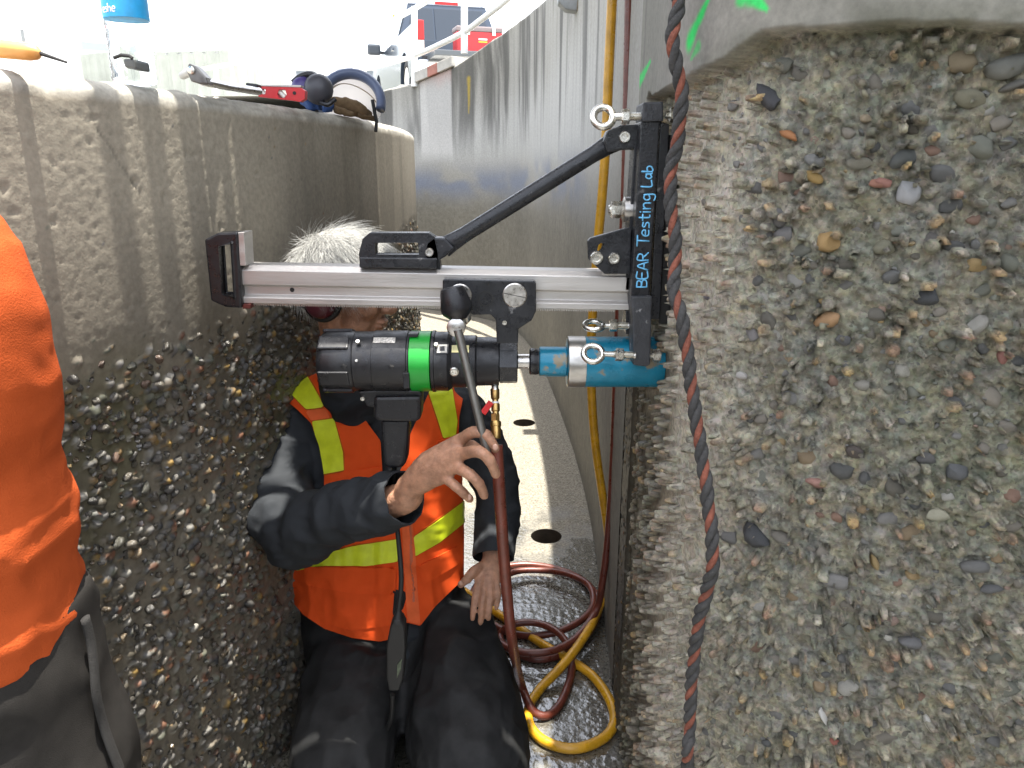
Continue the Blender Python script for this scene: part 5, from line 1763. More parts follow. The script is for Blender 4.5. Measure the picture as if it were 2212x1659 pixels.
tb(MB().box((0, -0.30, 0.615), (1.50, 0.58, 0.075)), 'tailgate', mat('dark_grey_paint', (0.09, 0.10, 0.11), 0.35, coat=0.3), bevel=0.012)
tb(MB().box((0, -0.02, 0.48), (1.80, 0.20, 0.20)), 'bumper', M_chrome, bevel=0.03)
tb(MB().box((0, 2.02, 1.735), (0.40, 0.06, 0.05)), 'brake_light', M_red, bevel=0.008)
tbx = thing('tool_box', TM @ Vector((-0.05, -0.25, 0.655)), 'red tool box with grey lid standing on the lowered tailgate', 'tool box')
M_tbr = mat('red_box_plastic', (0.52, 0.035, 0.04), 0.4)
tb(MB().box((-0.04, -0.22, 0.80), (0.68, 0.30, 0.28)), 'box_body', M_tbr, tbx, bevel=0.02)
tb(MB().box((-0.04, -0.22, 0.975), (0.69, 0.31, 0.07)), 'lid', mat('grey_lid', (0.22, 0.18, 0.18), 0.4), tbx, bevel=0.02)
for x in (-0.22, 0.16):
    tb(MB().box((x, -0.38, 0.94), (0.05, 0.03, 0.10)), 'latch', M_zinc, tbx, bevel=0.004)
tb(MB().box((0.0, -0.372, 0.84), (0.13, 0.006, 0.022)), 'print', M_white, tbx)
tb(MB().box((0.0, -0.372, 0.805), (0.13, 0.006, 0.018)), 'print', mat('yellow_print', (0.8, 0.5, 0.05), 0.5), tbx)
flag = MB().slab([(848, 30), (858, 36), (866, 44), (862, 62), (858, 78), (855, 78), (856, 56), (846, 44)], 26, 0.1).build('warning_flag', mat('orange_flag', (0.85, 0.35, 0.10), 0.6), None)
tag(flag, 'small orange flag standing far behind the pickup truck', 'flag')

# ================================================================== buildings, posts and the white tank behind
M_cor = mat('pale_corrugated_steel', (0.36, 0.38, 0.34), 0.6, 0.0, var=0.12, vscale=1.5)
M_roof = mat('pale_metal_roof', (0.75, 0.76, 0.77), 0.5)
def corrugated(name, a, b, h0, h1, parent, m=M_cor, pitch=0.55, zb=2.0):
    """Ribbed sheet wall from a to b (plan), tops h0 / h1."""
    a = Vector((a[0], a[1], 0))
    b = Vector((b[0], b[1], 0))
    d_ = b - a
    n_ = int(d_.length / pitch)
    out = Vector((d_.y, -d_.x, 0)).normalized()
    base_, tops = [], []
    for i in range(n_ * 4 + 1):
        f = i / (n_ * 4)
        off = (0, 0, 0.10, 0.10)[i % 4]
        p = a + d_ * f + out * off
        base_.append(p + Vector((0, 0, zb)))
        tops.append(p + Vector((0, 0, h0 + (h1 - h0) * f)))
    k = len(base_)
    vs_ = base_ + tops + [p - out * 0.3 for p in base_] + [p - out * 0.3 for p in tops]
    fs_ = []
    for i in range(k - 1):
        fs_ += [(i, i + 1, k + i + 1, k + i), (k + i, k + i + 1, 3 * k + i + 1, 3 * k + i), (2 * k + i + 1, 2 * k + i, 3 * k + i, 3 * k + i + 1)]
    fs_ += [(0, k, 3 * k, 2 * k), (k - 1, 3 * k - 1, 4 * k - 1, 2 * k - 1)]
    return MB().add(vs_, fs_).build(name, m, parent, ang=20)
def pz(u, v, Y):
    p = P(u, v, Y)
    return (p.x, p.y), p.z
shed = thing('corrugated_shed', (*pz(490, 110, 30)[0], 2.1), 'pale corrugated metal shed beyond the low wall, right of the bottle', 'shed')
(a1, h1), (b1, h2), (c1, h3) = pz(330, 113, 31), pz(492, 108, 30), pz(660, 150, 46)
corrugated('gable_wall', a1, b1, h1, h2, shed)
corrugated('side_wall', b1, c1, h2, h2 - 0.2, shed)
MB().prism([Vector((*a1, h1 - 0.1)), Vector((*b1, h2 - 0.1)), Vector((*c1, h2 - 0.3)), Vector((c1[0] - 12, c1[1] + 3, h2 - 0.3)), Vector((a1[0], a1[1] + 14, h1 - 0.1))], (0, 0, 0.06)).build('roof', M_roof, shed)
lm_ = MB().box(P(515, 137, 30.4), (0.5, 0.3, 0.12)).build('wall_lamp', M_white, shed, bevel=0.02)
shed2 = thing('corrugated_shed', (*pz(180, 120, 34)[0], 2.1), 'pale corrugated metal shed beyond the low wall, left of the bottle', 'shed')
(a2, g1), (b2, g2) = pz(118, 120, 34), pz(335, 108, 36)
corrugated('front_wall', a2, b2, g1, g2, shed2)
(a3, g3), (b3, g4) = pz(170, 100, 40), pz(300, 112, 42)
MB().bar(Vector((*a3, g3)), Vector((*b3, g4)), 1.0, 0.35).build('roof_edge', mat('blue_grey_flashing', (0.35, 0.40, 0.48), 0.5), shed2)
far = thing('low_building', P(760, 150, 60), 'long low blue-grey building with a pale roof far behind the guard rail', 'building')
p0, p1 = P(620, 150, 62), P(905, 150, 62)
M_bl = mat('blue_grey_cladding', (0.20, 0.24, 0.30), 0.6, var=0.1, vscale=0.5)
MB().box(((p0.x + p1.x) / 2, 66, (2.1 + p0.z) / 2), (p1.x - p0.x, 6, p0.z - 2.1)).build('wall', M_bl, far)
MB().box(((p0.x + p1.x) / 2, 65.5, p0.z + 0.25), (p1.x - p0.x + 1, 8, 0.5)).build('roof', M_roof, far)
for k in range(6):
    MB().box((p0.x + (p1.x - p0.x) * (k + 0.5) / 6, 62.95, p0.z - 1.1), (1.2, 0.12, 0.7)).build('window', M_glass, far)
tk0 = P(110, 110, 16)
tank = thing('white_tank', (tk0.x, 16, 2.1), 'tall white cylindrical tank behind the wall at the upper left', 'tank')
rt = 54 * PX(16, 60)
MB().lathe((tk0.x, 16, 2.1), (0, 0, 1), [(0, rt), (3.0, rt), (3.01, rt * 1.015), (3.05, rt * 1.015), (3.06, rt), (5.5, rt), (5.6, rt * 0.9)], 48).build('shell', M_white, tank)
MB().box(P(55, 78, 15.6), (0.12, 0.1, 0.22)).build('pipe_stub', M_gal, tank, bevel=0.01)
for (u, Y, rr, lab_) in ((633, 26, 0.10, 'thick white pole in front of the low building'), (762, 40, 0.09, 'thin pale lamp pole rising beside the pickup truck'), ):
    p = P(u, 160, Y)
    o = MB().lathe((p.x, Y, 2.1), (0, 0, 1), [(0, rr * 1.3), (0.2, rr * 1.25), (0.22, rr), (10, rr * 0.8)], 14).build('pole', M_white if u == 633 else mat('pale_grey_pole', (0.5, 0.5, 0.52), 0.5), None)
    tag(o, lab_, 'pole')
# ================================================================== people
def voxel(mb, size, smooth=2):
    me = bpy.data.meshes.new('tmp')
    me.from_pydata(mb.v, [], mb.f)
    bm = bmesh.new()
    bm.from_mesh(me)
    bmesh.ops.recalc_face_normals(bm, faces=bm.faces)
    bm.to_mesh(me)
    bm.free()
    o = bpy.data.objects.new('tmp', me)
    COL.objects.link(o)
    md = o.modifiers.new('r', 'REMESH')
    md.mode = 'VOXEL'
    md.voxel_size = size
    dg = bpy.context.evaluated_depsgraph_get()
    dg.update()
    ev = o.evaluated_get(dg)
    m2 = bpy.data.meshes.new_from_object(ev)
    m2.calc_loop_triangles()
    V = np.zeros(len(m2.vertices) * 3)
    m2.vertices.foreach_get('co', V)
    V = V.reshape(-1, 3)
    F = np.zeros(len(m2.loop_triangles) * 3, np.int32)
    m2.loop_triangles.foreach_get('vertices', F)
    F = F.reshape(-1, 3)
    bpy.data.objects.remove(o)
    bpy.data.meshes.remove(me)
    bpy.data.meshes.remove(m2)
    return smooth_np(V, F, smooth), F

def edges_np(F):
    E = np.concatenate([F[:, [0, 1]], F[:, [1, 2]], F[:, [2, 0]]])
    E.sort(axis=1)
    return np.unique(E, axis=0)

def smooth_np(V, F, it, lam=0.5, mask=None):
    E = edges_np(F)
    cnt = np.bincount(E.ravel(), minlength=len(V)).astype(float)
    for _ in range(it):
        S_ = np.zeros_like(V)
        np.add.at(S_, E[:, 0], V[E[:, 1]])
        np.add.at(S_, E[:, 1], V[E[:, 0]])
        D = S_ / np.maximum(cnt, 1)[:, None] - V
        if mask is not None:
            D = D * mask[:, None]
        V = V + lam * D
    return V

def normals_np(V, F):
    a, b, c = V[F[:, 0]], V[F[:, 1]], V[F[:, 2]]
    fn = np.cross(b - a, c - a)
    N = np.zeros_like(V)
    for k in range(3):
        np.add.at(N, F[:, k], fn)
    return N / (np.linalg.norm(N, axis=1)[:, None] + 1e-12)

def clip_np(V, F, f):
    """Keeps the part of the surface where f >= 0, with a clean edge."""
    keep = f >= 0
    c = keep[F].sum(1)
    full = F[c == 3]
    part = F[(c == 1) | (c == 2)]
    Vn = list(map(tuple, V))
    cache = {}
    def cut(i, j):
        k = (i, j) if i < j else (j, i)
        if k not in cache:
            t = f[i] / (f[i] - f[j])
            t = min(max(t, 0.02), 0.98)
            cache[k] = len(Vn)
            Vn.append(tuple(V[i] + t * (V[j] - V[i])))
        return cache[k]
    new = []
    for tri in part:
        a, b, c_ = (int(x) for x in tri)
        for _ in range(3):
            if keep[a] and not keep[c_]:
                break
            a, b, c_ = b, c_, a
        if keep[b]:
            p, q = cut(b, c_), cut(c_, a)
            new += [(a, b, p), (a, p, q)]
        else:
            p, q = cut(a, b), cut(c_, a)
            new.append((a, p, q))
    Fn = np.concatenate([full, np.array(new, int).reshape(-1, 3)])
    used = np.unique(Fn)
    mp = -np.ones(len(Vn), int)
    mp[used] = np.arange(len(used))
    return np.array(Vn)[used], mp[Fn]

def sdf(poly, uv):
    """Signed distance to a picture polygon, positive inside (pixels)."""
    p = np.array(poly, float)
    d = np.full(len(uv), 1e9)
    inside = np.zeros(len(uv), bool)
    n = len(p)
    for i in range(n):
        a, b = p[i], p[(i + 1) % n]
        e = b - a
        w = uv - a
        t = np.clip((w @ e) / (e @ e), 0, 1)
        d = np.minimum(d, np.hypot(*(w - t[:, None] * e).T))
        c1 = (a[1] <= uv[:, 1]) & (b[1] > uv[:, 1])
        c2 = (a[1] > uv[:, 1]) & (b[1] <= uv[:, 1])
        cr = e[0] * w[:, 1] - e[1] * w[:, 0]
        inside ^= (c1 & (cr > 0)) | (c2 & (cr < 0))
    return np.where(inside, d, -d)

def shell(V, F, th):
    """Gives an open surface a thickness inwards."""
    N = normals_np(V, F)
    E = np.concatenate([F[:, [0, 1]], F[:, [1, 2]], F[:, [2, 0]]])
    key = np.sort(E, 1)
    _, inv, cnt = np.unique(key, axis=0, return_inverse=True, return_counts=True)
    bd = E[cnt[inv.ravel()] == 1]
    n = len(V)
    V2 = np.concatenate([V, V - N * th])
    F2 = [F, F[:, ::-1] + n]
    if len(bd):
        F2.append(np.stack([bd[:, 1], bd[:, 0], bd[:, 0] + n], 1))
        F2.append(np.stack([bd[:, 1], bd[:, 0] + n, bd[:, 1] + n], 1))
    return V2, np.concatenate(F2)

def patch(V, F, poly, off, front=True, th=0.0012):
    """A piece of cloth sewn onto a surface where the picture polygon lies."""
    N = normals_np(V, F)
    f = sdf(poly, project(V))
    view = V - np.array((0, 0, CAMZ))
    f = np.where((N * view).sum(1) < 0.02, f, -50)
    Vn, Fn = clip_np(V, F, f)
    if len(Fn) == 0:
        return None
    Nn = normals_np(Vn, Fn)
    return shell(Vn + Nn * off, Fn, th + off * 0.9)

def folds(V, dirs, amp, seed, f=(1, 1, 1)):
    w = V + 0.05 * np.stack([n3(V, 6, seed + k) - 0.5 for k in range(3)], 1)
    a = n3(w, np.array(f) * 1.0, seed + 5)
    r1 = 1 - np.abs(2 * a - 1)
    b = n3(w, np.array(f) * 2.3, seed + 6)
    r2 = 1 - np.abs(2 * b - 1)
    return amp * (r1 ** 2 - 0.4) + amp * 0.5 * (r2 ** 2 - 0.4)

def cloth(name, color, rough=0.85, **k):
    m = mat(name, color, rough, var=k.pop('var', 0.14), vscale=k.pop('vscale', 18), bump=k.pop('bump', 0.35), bscale=k.pop('bscale', 700), bdist=0.002, **k)
    b = m.node_tree.nodes['Principled BSDF']
    b.inputs['Specular IOR Level'].default_value = 0.12
    return m

M_jacket = cloth('dark_work_jacket', (0.029, 0.032, 0.036), 0.75)
M_trou = cloth('black_work_trousers', (0.021, 0.0215, 0.022), 0.55, var=0.4, vscale=14, wear=(0.05, 0.05, 0.05), wscale=70, wamt=0.30)
M_vest = cloth('orange_safety_vest', (0.70, 0.082, 0.014), 0.75, var=0.10, vscale=9)
M_lime = mat('lime_reflective_tape', (0.60, 0.68, 0.02), 0.45, var=0.12, vscale=30, bump=0.25, bscale=420, bdist=0.001)
M_trim = cloth('orange_trim', (0.72, 0.13, 0.04), 0.7)
M_hair = mat('white_hair', (0.43, 0.43, 0.41), 0.5, var=0.15, vscale=60)
M_muff = mat('maroon_plastic', (0.085, 0.014, 0.024), 0.35, var=0.15)

man = thing('person', PZ(860, 1560, 0.0) + Vector((-0.1, 0.15, 0)), 'kneeling worker with white hair in an orange safety vest holding the drill lever', 'person')

# ---- joints
HC = Vector((-0.368, 1.665, 1.182))                  # head centre
NECK = Vector((-0.385, 1.715, 0.97))
SH_R, EL_R = P(628, 922, 1.77), P(632, 1145, 1.52)
FA_R, CU_R = P(745, 1108, 1.425), P(868, 1078, 1.345)
WR_R = P(885, 1052, 1.318)
SH_L, EL_L, CU_L = P(985, 900, 1.86), P(1072, 1050, 1.80), P(1066, 1200, 1.66)
WR_L = P(1064, 1205, 1.655)
PEL = Vector((-0.315, 1.74, 0.26))
HIP_R, HIP_L = Vector((-0.425, 1.72, 0.22)), Vector((-0.20, 1.72, 0.22))
KN_R, KN_L = Vector((-0.395, 1.34, 0.115)), Vector((-0.075, 1.34, 0.125))

def torso_rings(grow=0.0):
    # (picture u centre, v, Y centre, half width px, depth radius)
    spec = [(835, 1420, 1.715, 168, 0.165), (832, 1350, 1.72, 176, 0.165), (824, 1290, 1.74, 180, 0.158), (818, 1210, 1.765, 180, 0.148), (812, 1120, 1.78, 182, 0.145), (806, 1030, 1.79, 184, 0.142), (802, 960, 1.80, 196, 0.136),
            (800, 905, 1.80, 206, 0.124), (798, 868, 1.80, 200, 0.108), (795, 838, 1.795, 160, 0.094), (788, 812, 1.78, 105, 0.082), (776, 790, 1.765, 62, 0.07)]
    rings = []
    for u, v, Y, hw, dr in spec:
        c = P(u, v, Y)
        rings.append((c, hw * PX(Y, v) + grow, dr + grow))
    return rings

def loft(mb, rings, n=40, yaw=0.0):
    vs, fs = [], []
    for c, rx, ry in rings:
        for k in range(n):
            q = 2 * math.pi * k / n
            # slightly boxy ellipse
            cx, cy = math.cos(q), math.sin(q)
            e = 0.86
            x = math.copysign(abs(cx) ** e, cx) * rx
            y = math.copysign(abs(cy) ** e, cy) * ry
            vs.append(c + Vector((x * math.cos(yaw) - y * math.sin(yaw) * 0.6, y + x * math.sin(yaw) * 0.35, 0)))
    for i in range(len(rings) - 1):
        for k in range(n):
            fs.append((i * n + k, i * n + (k + 1) % n, (i + 1) * n + (k + 1) % n, (i + 1) * n + k))
    fs.append(tuple(range(n))[::-1])
    m = len(rings)
    fs.append(tuple((m - 1) * n + k for k in range(n)))
    return mb.add(vs, fs)

def limb(mb, pts, rad, n=16, sub=5, ref=None):
    sp = spline(pts, sub)
    rr = np.interp(np.linspace(0, 1, len(sp)), np.linspace(0, 1, len(rad)), rad)
    mb.tube(sp, list(rr), n, ref=ref)
    mb.ball(sp[0], float(rr[0]) * 0.995, 14)
    mb.ball(sp[-1], float(rr[-1]) * 0.995, 14)
    return mb

# ---- head (local: x forward, y left, z up), turned to the photo's right
HM = Matrix.Translation(HC) @ Matrix.Rotation(R(-12), 4, 'Z') @ Matrix.Rotation(R(6), 4, 'Y')
def hp(x, y, z):
    return HM @ Vector((x, y, z))
HR = HM.to_3x3().to_4x4()
def add_head(mb, HM_, hp_, HR_):
    mb.ball(hp_(-0.012, 0, 0.030), (0.098, 0.077, 0.088), 28, HR_)          # skull
    mb.ball(hp_(0.035, 0, -0.015), (0.056, 0.066, 0.082), 24, HR_)          # face
    mb.ball(hp_(0.030, 0, -0.065), (0.052, 0.056, 0.048), 24, HR_)          # jaw
    mb.ball(hp_(0.068, 0, -0.096), (0.020, 0.024, 0.017), 16, HR_)          # chin
    mb.ball(hp_(0.078, 0, 0.022), (0.016, 0.052, 0.012), 16, HR_)           # brow
    for s in (-1, 1):
        mb.ball(hp_(0.062, s * 0.040, -0.030), (0.026, 0.024, 0.024), 16, HR_)   # cheek
        mb.ball(hp_(-0.005, s * 0.075, -0.010), (0.018, 0.009, 0.030), 14, HR_)  # ear
        mb.ball(hp_(0.094, s * 0.011, -0.037), (0.012, 0.010, 0.009), 12, HR_)   # nostril wing
        mb.ball(hp_(0.0735, s * 0.031, -0.002), (0.0135, 0.0135, 0.0125), 14, HR_)   # eye
    mb.tube([hp_(0.082, 0, 0.012), hp_(0.094, 0, -0.010), hp_(0.106, 0, -0.030), hp_(0.098, 0, -0.044)], [0.009, 0.0105, 0.0125, 0.009], 12)
    mb.ball(hp_(0.106, 0, -0.033), (0.012, 0.012, 0.011), 14, HR_)
    mb.ball(hp_(0.083, 0, -0.064), (0.014, 0.025, 0.006), 14, HR_)          # lips
    mb.ball(hp_(0.081, 0, -0.074), (0.014, 0.022, 0.0065), 14, HR_)

# ---- hands
def finger(mb, pts, r0, r1):
    sp = spline([Vector(p) for p in pts], 5)
    rr = list(np.linspace(r0, r1, len(sp)))
    mb.tube(sp, rr, 12)
    mb.ball(sp[-1], r1, 12)
    mb.ball(sp[0], r0, 12)
    for p in pts[1:-1]:
        mb.ball(Vector(p), (r0 + r1) / 2 * 1.09, 12)

def add_hand_R(mb):
    k0 = P(1000, 946, 1.272)
    k1 = P(1002, 979, 1.250)
    k2 = P(986, 1009, 1.252)
    k3 = P(962, 1032, 1.262)
    # palm
    limb(mb, [WR_R, P(930, 1003, 1.295), k0], [0.026, 0.028, 0.0122], 14)
    limb(mb, [WR_R, P(932, 1010, 1.288), k1], [0.026, 0.027, 0.0124], 14)
    limb(mb, [WR_R, P(926, 1022, 1.290), k2], [0.026, 0.026, 0.0118], 14)
    limb(mb, [WR_R, P(918, 1036, 1.297), k3], [0.026, 0.024, 0.0106], 14)
    finger(mb, [k0, P(1022, 933, 1.250), P(1050, 940, 1.240), P(1070, 968, 1.238)], 0.0120, 0.0095)
    finger(mb, [k1, P(1034, 975, 1.218), P(1058, 995, 1.213), P(1071, 1024, 1.220)], 0.0122, 0.0096)
    finger(mb, [k2, P(1014, 1024, 1.226), P(1034, 1044, 1.224), P(1046, 1070, 1.234)], 0.0118, 0.0094)
    finger(mb, [k3, P(984, 1050, 1.244), P(1000, 1064, 1.244), P(1015, 1078, 1.250)], 0.0106, 0.0086)
    finger(mb, [P(930, 1000, 1.312), P(975, 968, 1.305), P(1020, 965, 1.288), P(1058, 990, 1.268)], 0.0155, 0.0092)   # thumb behind the lever
def add_hand_L(mb):
    def H(u, v, Y):
        return P(u, v, Y)
    b1, b2, b3, b4 = H(1034, 1258, 1.590), H(1047, 1262, 1.582), H(1060, 1261, 1.584), H(1073, 1256, 1.592)
    for b_, w in ((b1, 0.011), (b2, 0.011), (b3, 0.0108), (b4, 0.010)):
        limb(mb, [WR_L, WR_L.lerp(b_, 0.55), b_], [0.024, 0.020, w], 12)
    finger(mb, [b1, H(1026, 1290, 1.560), H(1023, 1315, 1.546), H(1021, 1336, 1.540)], 0.0092, 0.0073)
    finger(mb, [b2, H(1043, 1296, 1.550), H(1040, 1322, 1.536), H(1038, 1345, 1.531)], 0.0093, 0.0074)
    finger(mb, [b3, H(1060, 1294, 1.556), H(1057, 1316, 1.545), H(1055, 1336, 1.540)], 0.0091, 0.0072)
    finger(mb, [b4, H(1077, 1280, 1.570), H(1075, 1298, 1.562), H(1072, 1313, 1.558)], 0.0082, 0.0065)
    finger(mb, [WR_L.lerp(b1, 0.25), H(1024, 1234, 1.600), H(1010, 1250, 1.585), H(995, 1263, 1.578)], 0.0150, 0.0090)

# ---- skin body
mb = MB()
add_head(mb, HM, hp, HR)
limb(mb, [hp(-0.02, 0, -0.04), NECK, NECK + Vector((0, 0.02, -0.08))], [0.056, 0.058, 0.06])
loft(mb, torso_rings(-0.030), 32)
limb(mb, [SH_R + Vector((0.035, 0.01, 0.0)), P(612, 985, 1.72), P(604, 1070, 1.62), EL_R, P(690, 1128, 1.47), FA_R, CU_R, WR_R], [0.045, 0.045, 0.042, 0.040, 0.040, 0.038, 0.033, 0.027])
limb(mb, [SH_L, SH_L.lerp(EL_L, .5), EL_L, EL_L.lerp(CU_L, .5), WR_L], [0.055, 0.048, 0.042, 0.038, 0.025])
limb(mb, [HIP_R, HIP_R.lerp(KN_R, .5), KN_R, Vector((-0.40, 1.62, 0.075)), Vector((-0.40, 1.86, 0.06))], [0.085, 0.075, 0.058, 0.05, 0.035])
limb(mb, [HIP_L, HIP_L.lerp(KN_L, .5), KN_L, Vector((-0.11, 1.62, 0.075)), Vector((-0.14, 1.86, 0.06))], [0.085, 0.075, 0.058, 0.05, 0.035])
add_hand_R(mb)
add_hand_L(mb)
BV, BF = voxel(mb, 0.0034, 3)
N = normals_np(BV, BF)
nearhead = np.linalg.norm(BV - np.array(HC), axis=1) < 0.16
# creases by the mouth and on the cheek
loc = (BV - np.array(HC)) @ np.array(HM.to_3x3())
cre = np.zeros(len(BV))
for s in (-1, 1):
    ax_, ay_, bx_, by_ = 0.096, -0.045, 0.072, -0.085
    t = np.clip(((loc[:, 0] - 0.085) * -0.25 + (loc[:, 2] + 0.045) * -0.97) / 0.04, 0, 1)
    dd = np.hypot(loc[:, 1] - s * (0.020 + 0.012 * t), (loc[:, 2] + 0.045 + 0.04 * t) * 0.6)
    cre += np.exp(-(dd / 0.006) ** 2) * (loc[:, 0] > 0.03)
cre += np.exp(-((loc[:, 2] + 0.069) / 0.0022) ** 2) * (np.abs(loc[:, 1]) < 0.024) * (loc[:, 0] > 0.07) * 1.0
BV = BV - N * (np.where(nearhead, cre, 0) * 0.0032)[:, None]
BV = BV + N * ((n3(BV, 170, 3) - 0.5) * 0.0008)[:, None]
body = obj_np('body', BV, BF, M_skin, man, True, 180)
# eyes
for s in (-1, 1):
    MB().ball(hp(0.0775, s * 0.031, -0.002), 0.0112, 16).build('eye', M_eye, body, ang=180)
# nails
M_nail = mat('finger_nail', (0.50, 0.30, 0.22), 0.3)
for (u, v, Y) in ((1070, 966, 1.2135), (1013, 1074, 1.2415), (995, 1260, 1.5685)):
    MB().ball(P(u, v, Y), (0.0052, 0.0018, 0.0062), 12).build('finger_nail', M_nail, body, ang=180)

# ---- jacket
mb = MB()
loft(mb, torso_rings(-0.012), 36)
limb(mb, [NECK + Vector((0, 0.02, -0.06)), NECK + Vector((0.0, 0.0, 0.0)), NECK + Vector((0.003, -0.012, 0.035))], [0.085, 0.075, 0.070], 20)
limb(mb, [SH_R + Vector((0.03, 0.01, 0.0)), P(612, 985, 1.72), P(604, 1070, 1.62), EL_R, P(690, 1128, 1.47), FA_R, CU_R], [0.080, 0.082, 0.078, 0.074, 0.070, 0.064, 0.0555], 24, 8)
limb(mb, [SH_L, P(1035, 965, 1.85), EL_L, P(1074, 1130, 1.74), CU_L], [0.080, 0.072, 0.060, 0.056, 0.051], 24, 8)
JV, JF = voxel(mb, 0.0075, 4)
N = normals_np(JV, JF)
JV = JV + N * folds(JV, None, 0.0095, 11, (14, 14, 24))[:, None]
def armd(p, a, b):
    a, b = np.array(a), np.array(b)
    d = b - a
    t = np.clip((p - a) @ d / (d @ d), 0, 1)
    return np.linalg.norm(p - a - t[:, None] * d, axis=1), t
dd, tt = armd(JV, EL_R, CU_R)
JV = JV + N * (np.where(dd < 0.1, 0.005 * np.sin(tt * 26 + 3 * n3(JV, 12, 4)) * (1 - tt), 0))[:, None]
dd, tt = armd(JV, SH_R, EL_R)
JV = JV + N * (np.where(dd < 0.11, 0.006 * np.sin(tt * 20 + 4 * n3(JV, 10, 9)) * tt, 0))[:, None]
JV = smooth_np(JV, JF, 1)
# open the cuffs
dR = (CU_R - FA_R).normalized()
f = (CU_R + dR * 0.008 - Vector((0, 0, 0))).dot(dR) - JV @ np.array(dR)
fR = np.where(np.linalg.norm(JV - np.array(CU_R), axis=1) < 0.11, f, 1)
dL = (CU_L - EL_L).normalized()
f = (CU_L + dL * 0.004).dot(dL) - JV @ np.array(dL)
fL = np.where(np.linalg.norm(JV - np.array(CU_L), axis=1) < 0.09, f, 1)
nz = NECK + Vector((0.003, -0.012, 0.045))
fN = np.where(np.linalg.norm(JV - np.array(nz), axis=1) < 0.11, nz.z + 0.004 - JV[:, 2], 1)
JV, JF = clip_np(JV, JF, np.minimum(np.minimum(fR, fL), fN))
JV2, JF2 = shell(JV, JF, 0.0035)
obj_np('jacket', JV2, JF2, M_jacket, man, True, 60)

# ---- vest
mb = MB()
loft(mb, torso_rings(0.010)[1:], 44)
mb.ball(SH_R + Vector((0.055, 0.01, 0.02)), (0.085, 0.085, 0.075), 20)
mb.ball(SH_L + Vector((-0.055, 0.0, 0.02)), (0.085, 0.085, 0.075), 20)
VV, VF = voxel(mb, 0.0065, 6)
N = normals_np(VV, VF)
am = 0.010 * (0.4 + 0.8 * sstep(0.75, 0.35, VV[:, 2]))
VV = VV + N * (folds(VV, None, 1.0, 31, (16, 10, 6)) * am)[:, None]
VV = VV + N * (folds(VV, None, 0.005, 41, (7, 7, 17)))[:, None]
VV = smooth_np(VV, VF, 1)
uv = project(VV)
N = normals_np(VV, VF)
front = (N * (VV - np.array((0, 0, CAMZ)))).sum(1) < 0.05
BIG = [(560, 700), (1030, 700), (1016, 850), (1000, 862), (992, 900), (990, 960), (1000, 1040), (1003, 1130), (1002, 1250), (940, 1310), (908, 1352), (876, 1344), (866, 1376), (820, 1386), (760, 1378), (700, 1358), (655, 1328), (630, 1298), (618, 1200), (640, 1120), (690, 1080), (700, 1048), (700, 1020), (690, 962), (672, 914), (643, 886), (600, 850), (570, 864)]
VN = [(745, 780), (765, 874), (822, 953), (826, 1022), (846, 1048), (874, 1000), (880, 953), (907, 892), (930, 840), (935, 780)]
fv = np.minimum(sdf(BIG, uv), np.where(front, -sdf(VN, uv), 50))
fv = np.minimum(fv, np.where(VV[:, 2] > 0.955, -5, 50))
WV, WF = clip_np(VV, VF, fv)
WV2, WF2 = shell(WV, WF, 0.003)
vest = obj_np('safety_vest', WV2, WF2, M_vest, man, True, 60)
M_bind = cloth('dark_orange_binding', (0.42, 0.10, 0.012), 0.7)
def sew(name, poly, m, off=0.0028, parent=vest):
    if name == 'reflective_tape':                  # the sewn binding round the tape
        c_ = np.array(poly, float).mean(0)
        big = [tuple(c_ + (np.array(p) - c_) * (1 + 3.2 / max(8, np.hypot(*(np.array(p) - c_))))) for p in poly]
        r = patch(WV, WF, big, 0.0014)
        if r is not None:
            obj_np('tape_binding', r[0], r[1], M_bind, parent, True, 60)
    r = patch(WV, WF, poly, off)
    if r is not None:
        return obj_np(name, r[0], r[1], m, parent, True, 60)
# lime tape
sew('reflective_tape', [(650, 790), (605, 827), (662, 884), (701, 880), (690, 856), (676, 832)], M_lime)
sew('reflective_tape', [(675, 910), (722, 904), (741, 976), (743, 1016), (700, 1024), (686, 962)], M_lime)
sew('reflective_tape', [(916, 800), (966, 800), (976, 845), (987, 909), (983, 941), (957, 946), (943, 900), (926, 850)], M_lime)
sew('reflective_tape', [(640, 1216), (700, 1196), (760, 1180), (862, 1164), (858, 1213), (790, 1222), (700, 1222), (640, 1232)], M_lime)
sew('reflective_tape', [(893, 1160), (940, 1128), (1010, 1076), (1010, 1122), (950, 1170), (896, 1202)], M_lime)
# seams, pocket flap, placket
sew('shoulder_band', [(660, 887), (703, 882), (716, 902), (672, 909)], M_trim, 0.0018)
sew('placket', [(868, 1120), (890, 1118), (908, 1350), (880, 1342)], M_trim, 0.0035)
sew('zip', [(882, 1120), (886, 1120), (896, 1300), (891, 1300)], mat('zip_teeth', (0.45, 0.10, 0.04), 0.5), 0.0050)
sew('pocket_flap', [(660, 1224), (856, 1226), (856, 1268), (842, 1282), (760, 1280), (664, 1262)], M_vest, 0.0060)
sew('pocket', [(668, 1262), (852, 1280), (846, 1350), (760, 1362), (690, 1340)], M_vest, 0.0035)
sew('pocket_flap', [(905, 1222), (985, 1180), (992, 1216), (915, 1262)], M_vest, 0.0050)
sew('pocket', [(730, 1022), (822, 1008), (824, 1070), (740, 1080)], M_vest, 0.0045)
sew('pocket', [(945, 952), (988, 938), (992, 1020), (935, 1030)], M_vest, 0.0045)

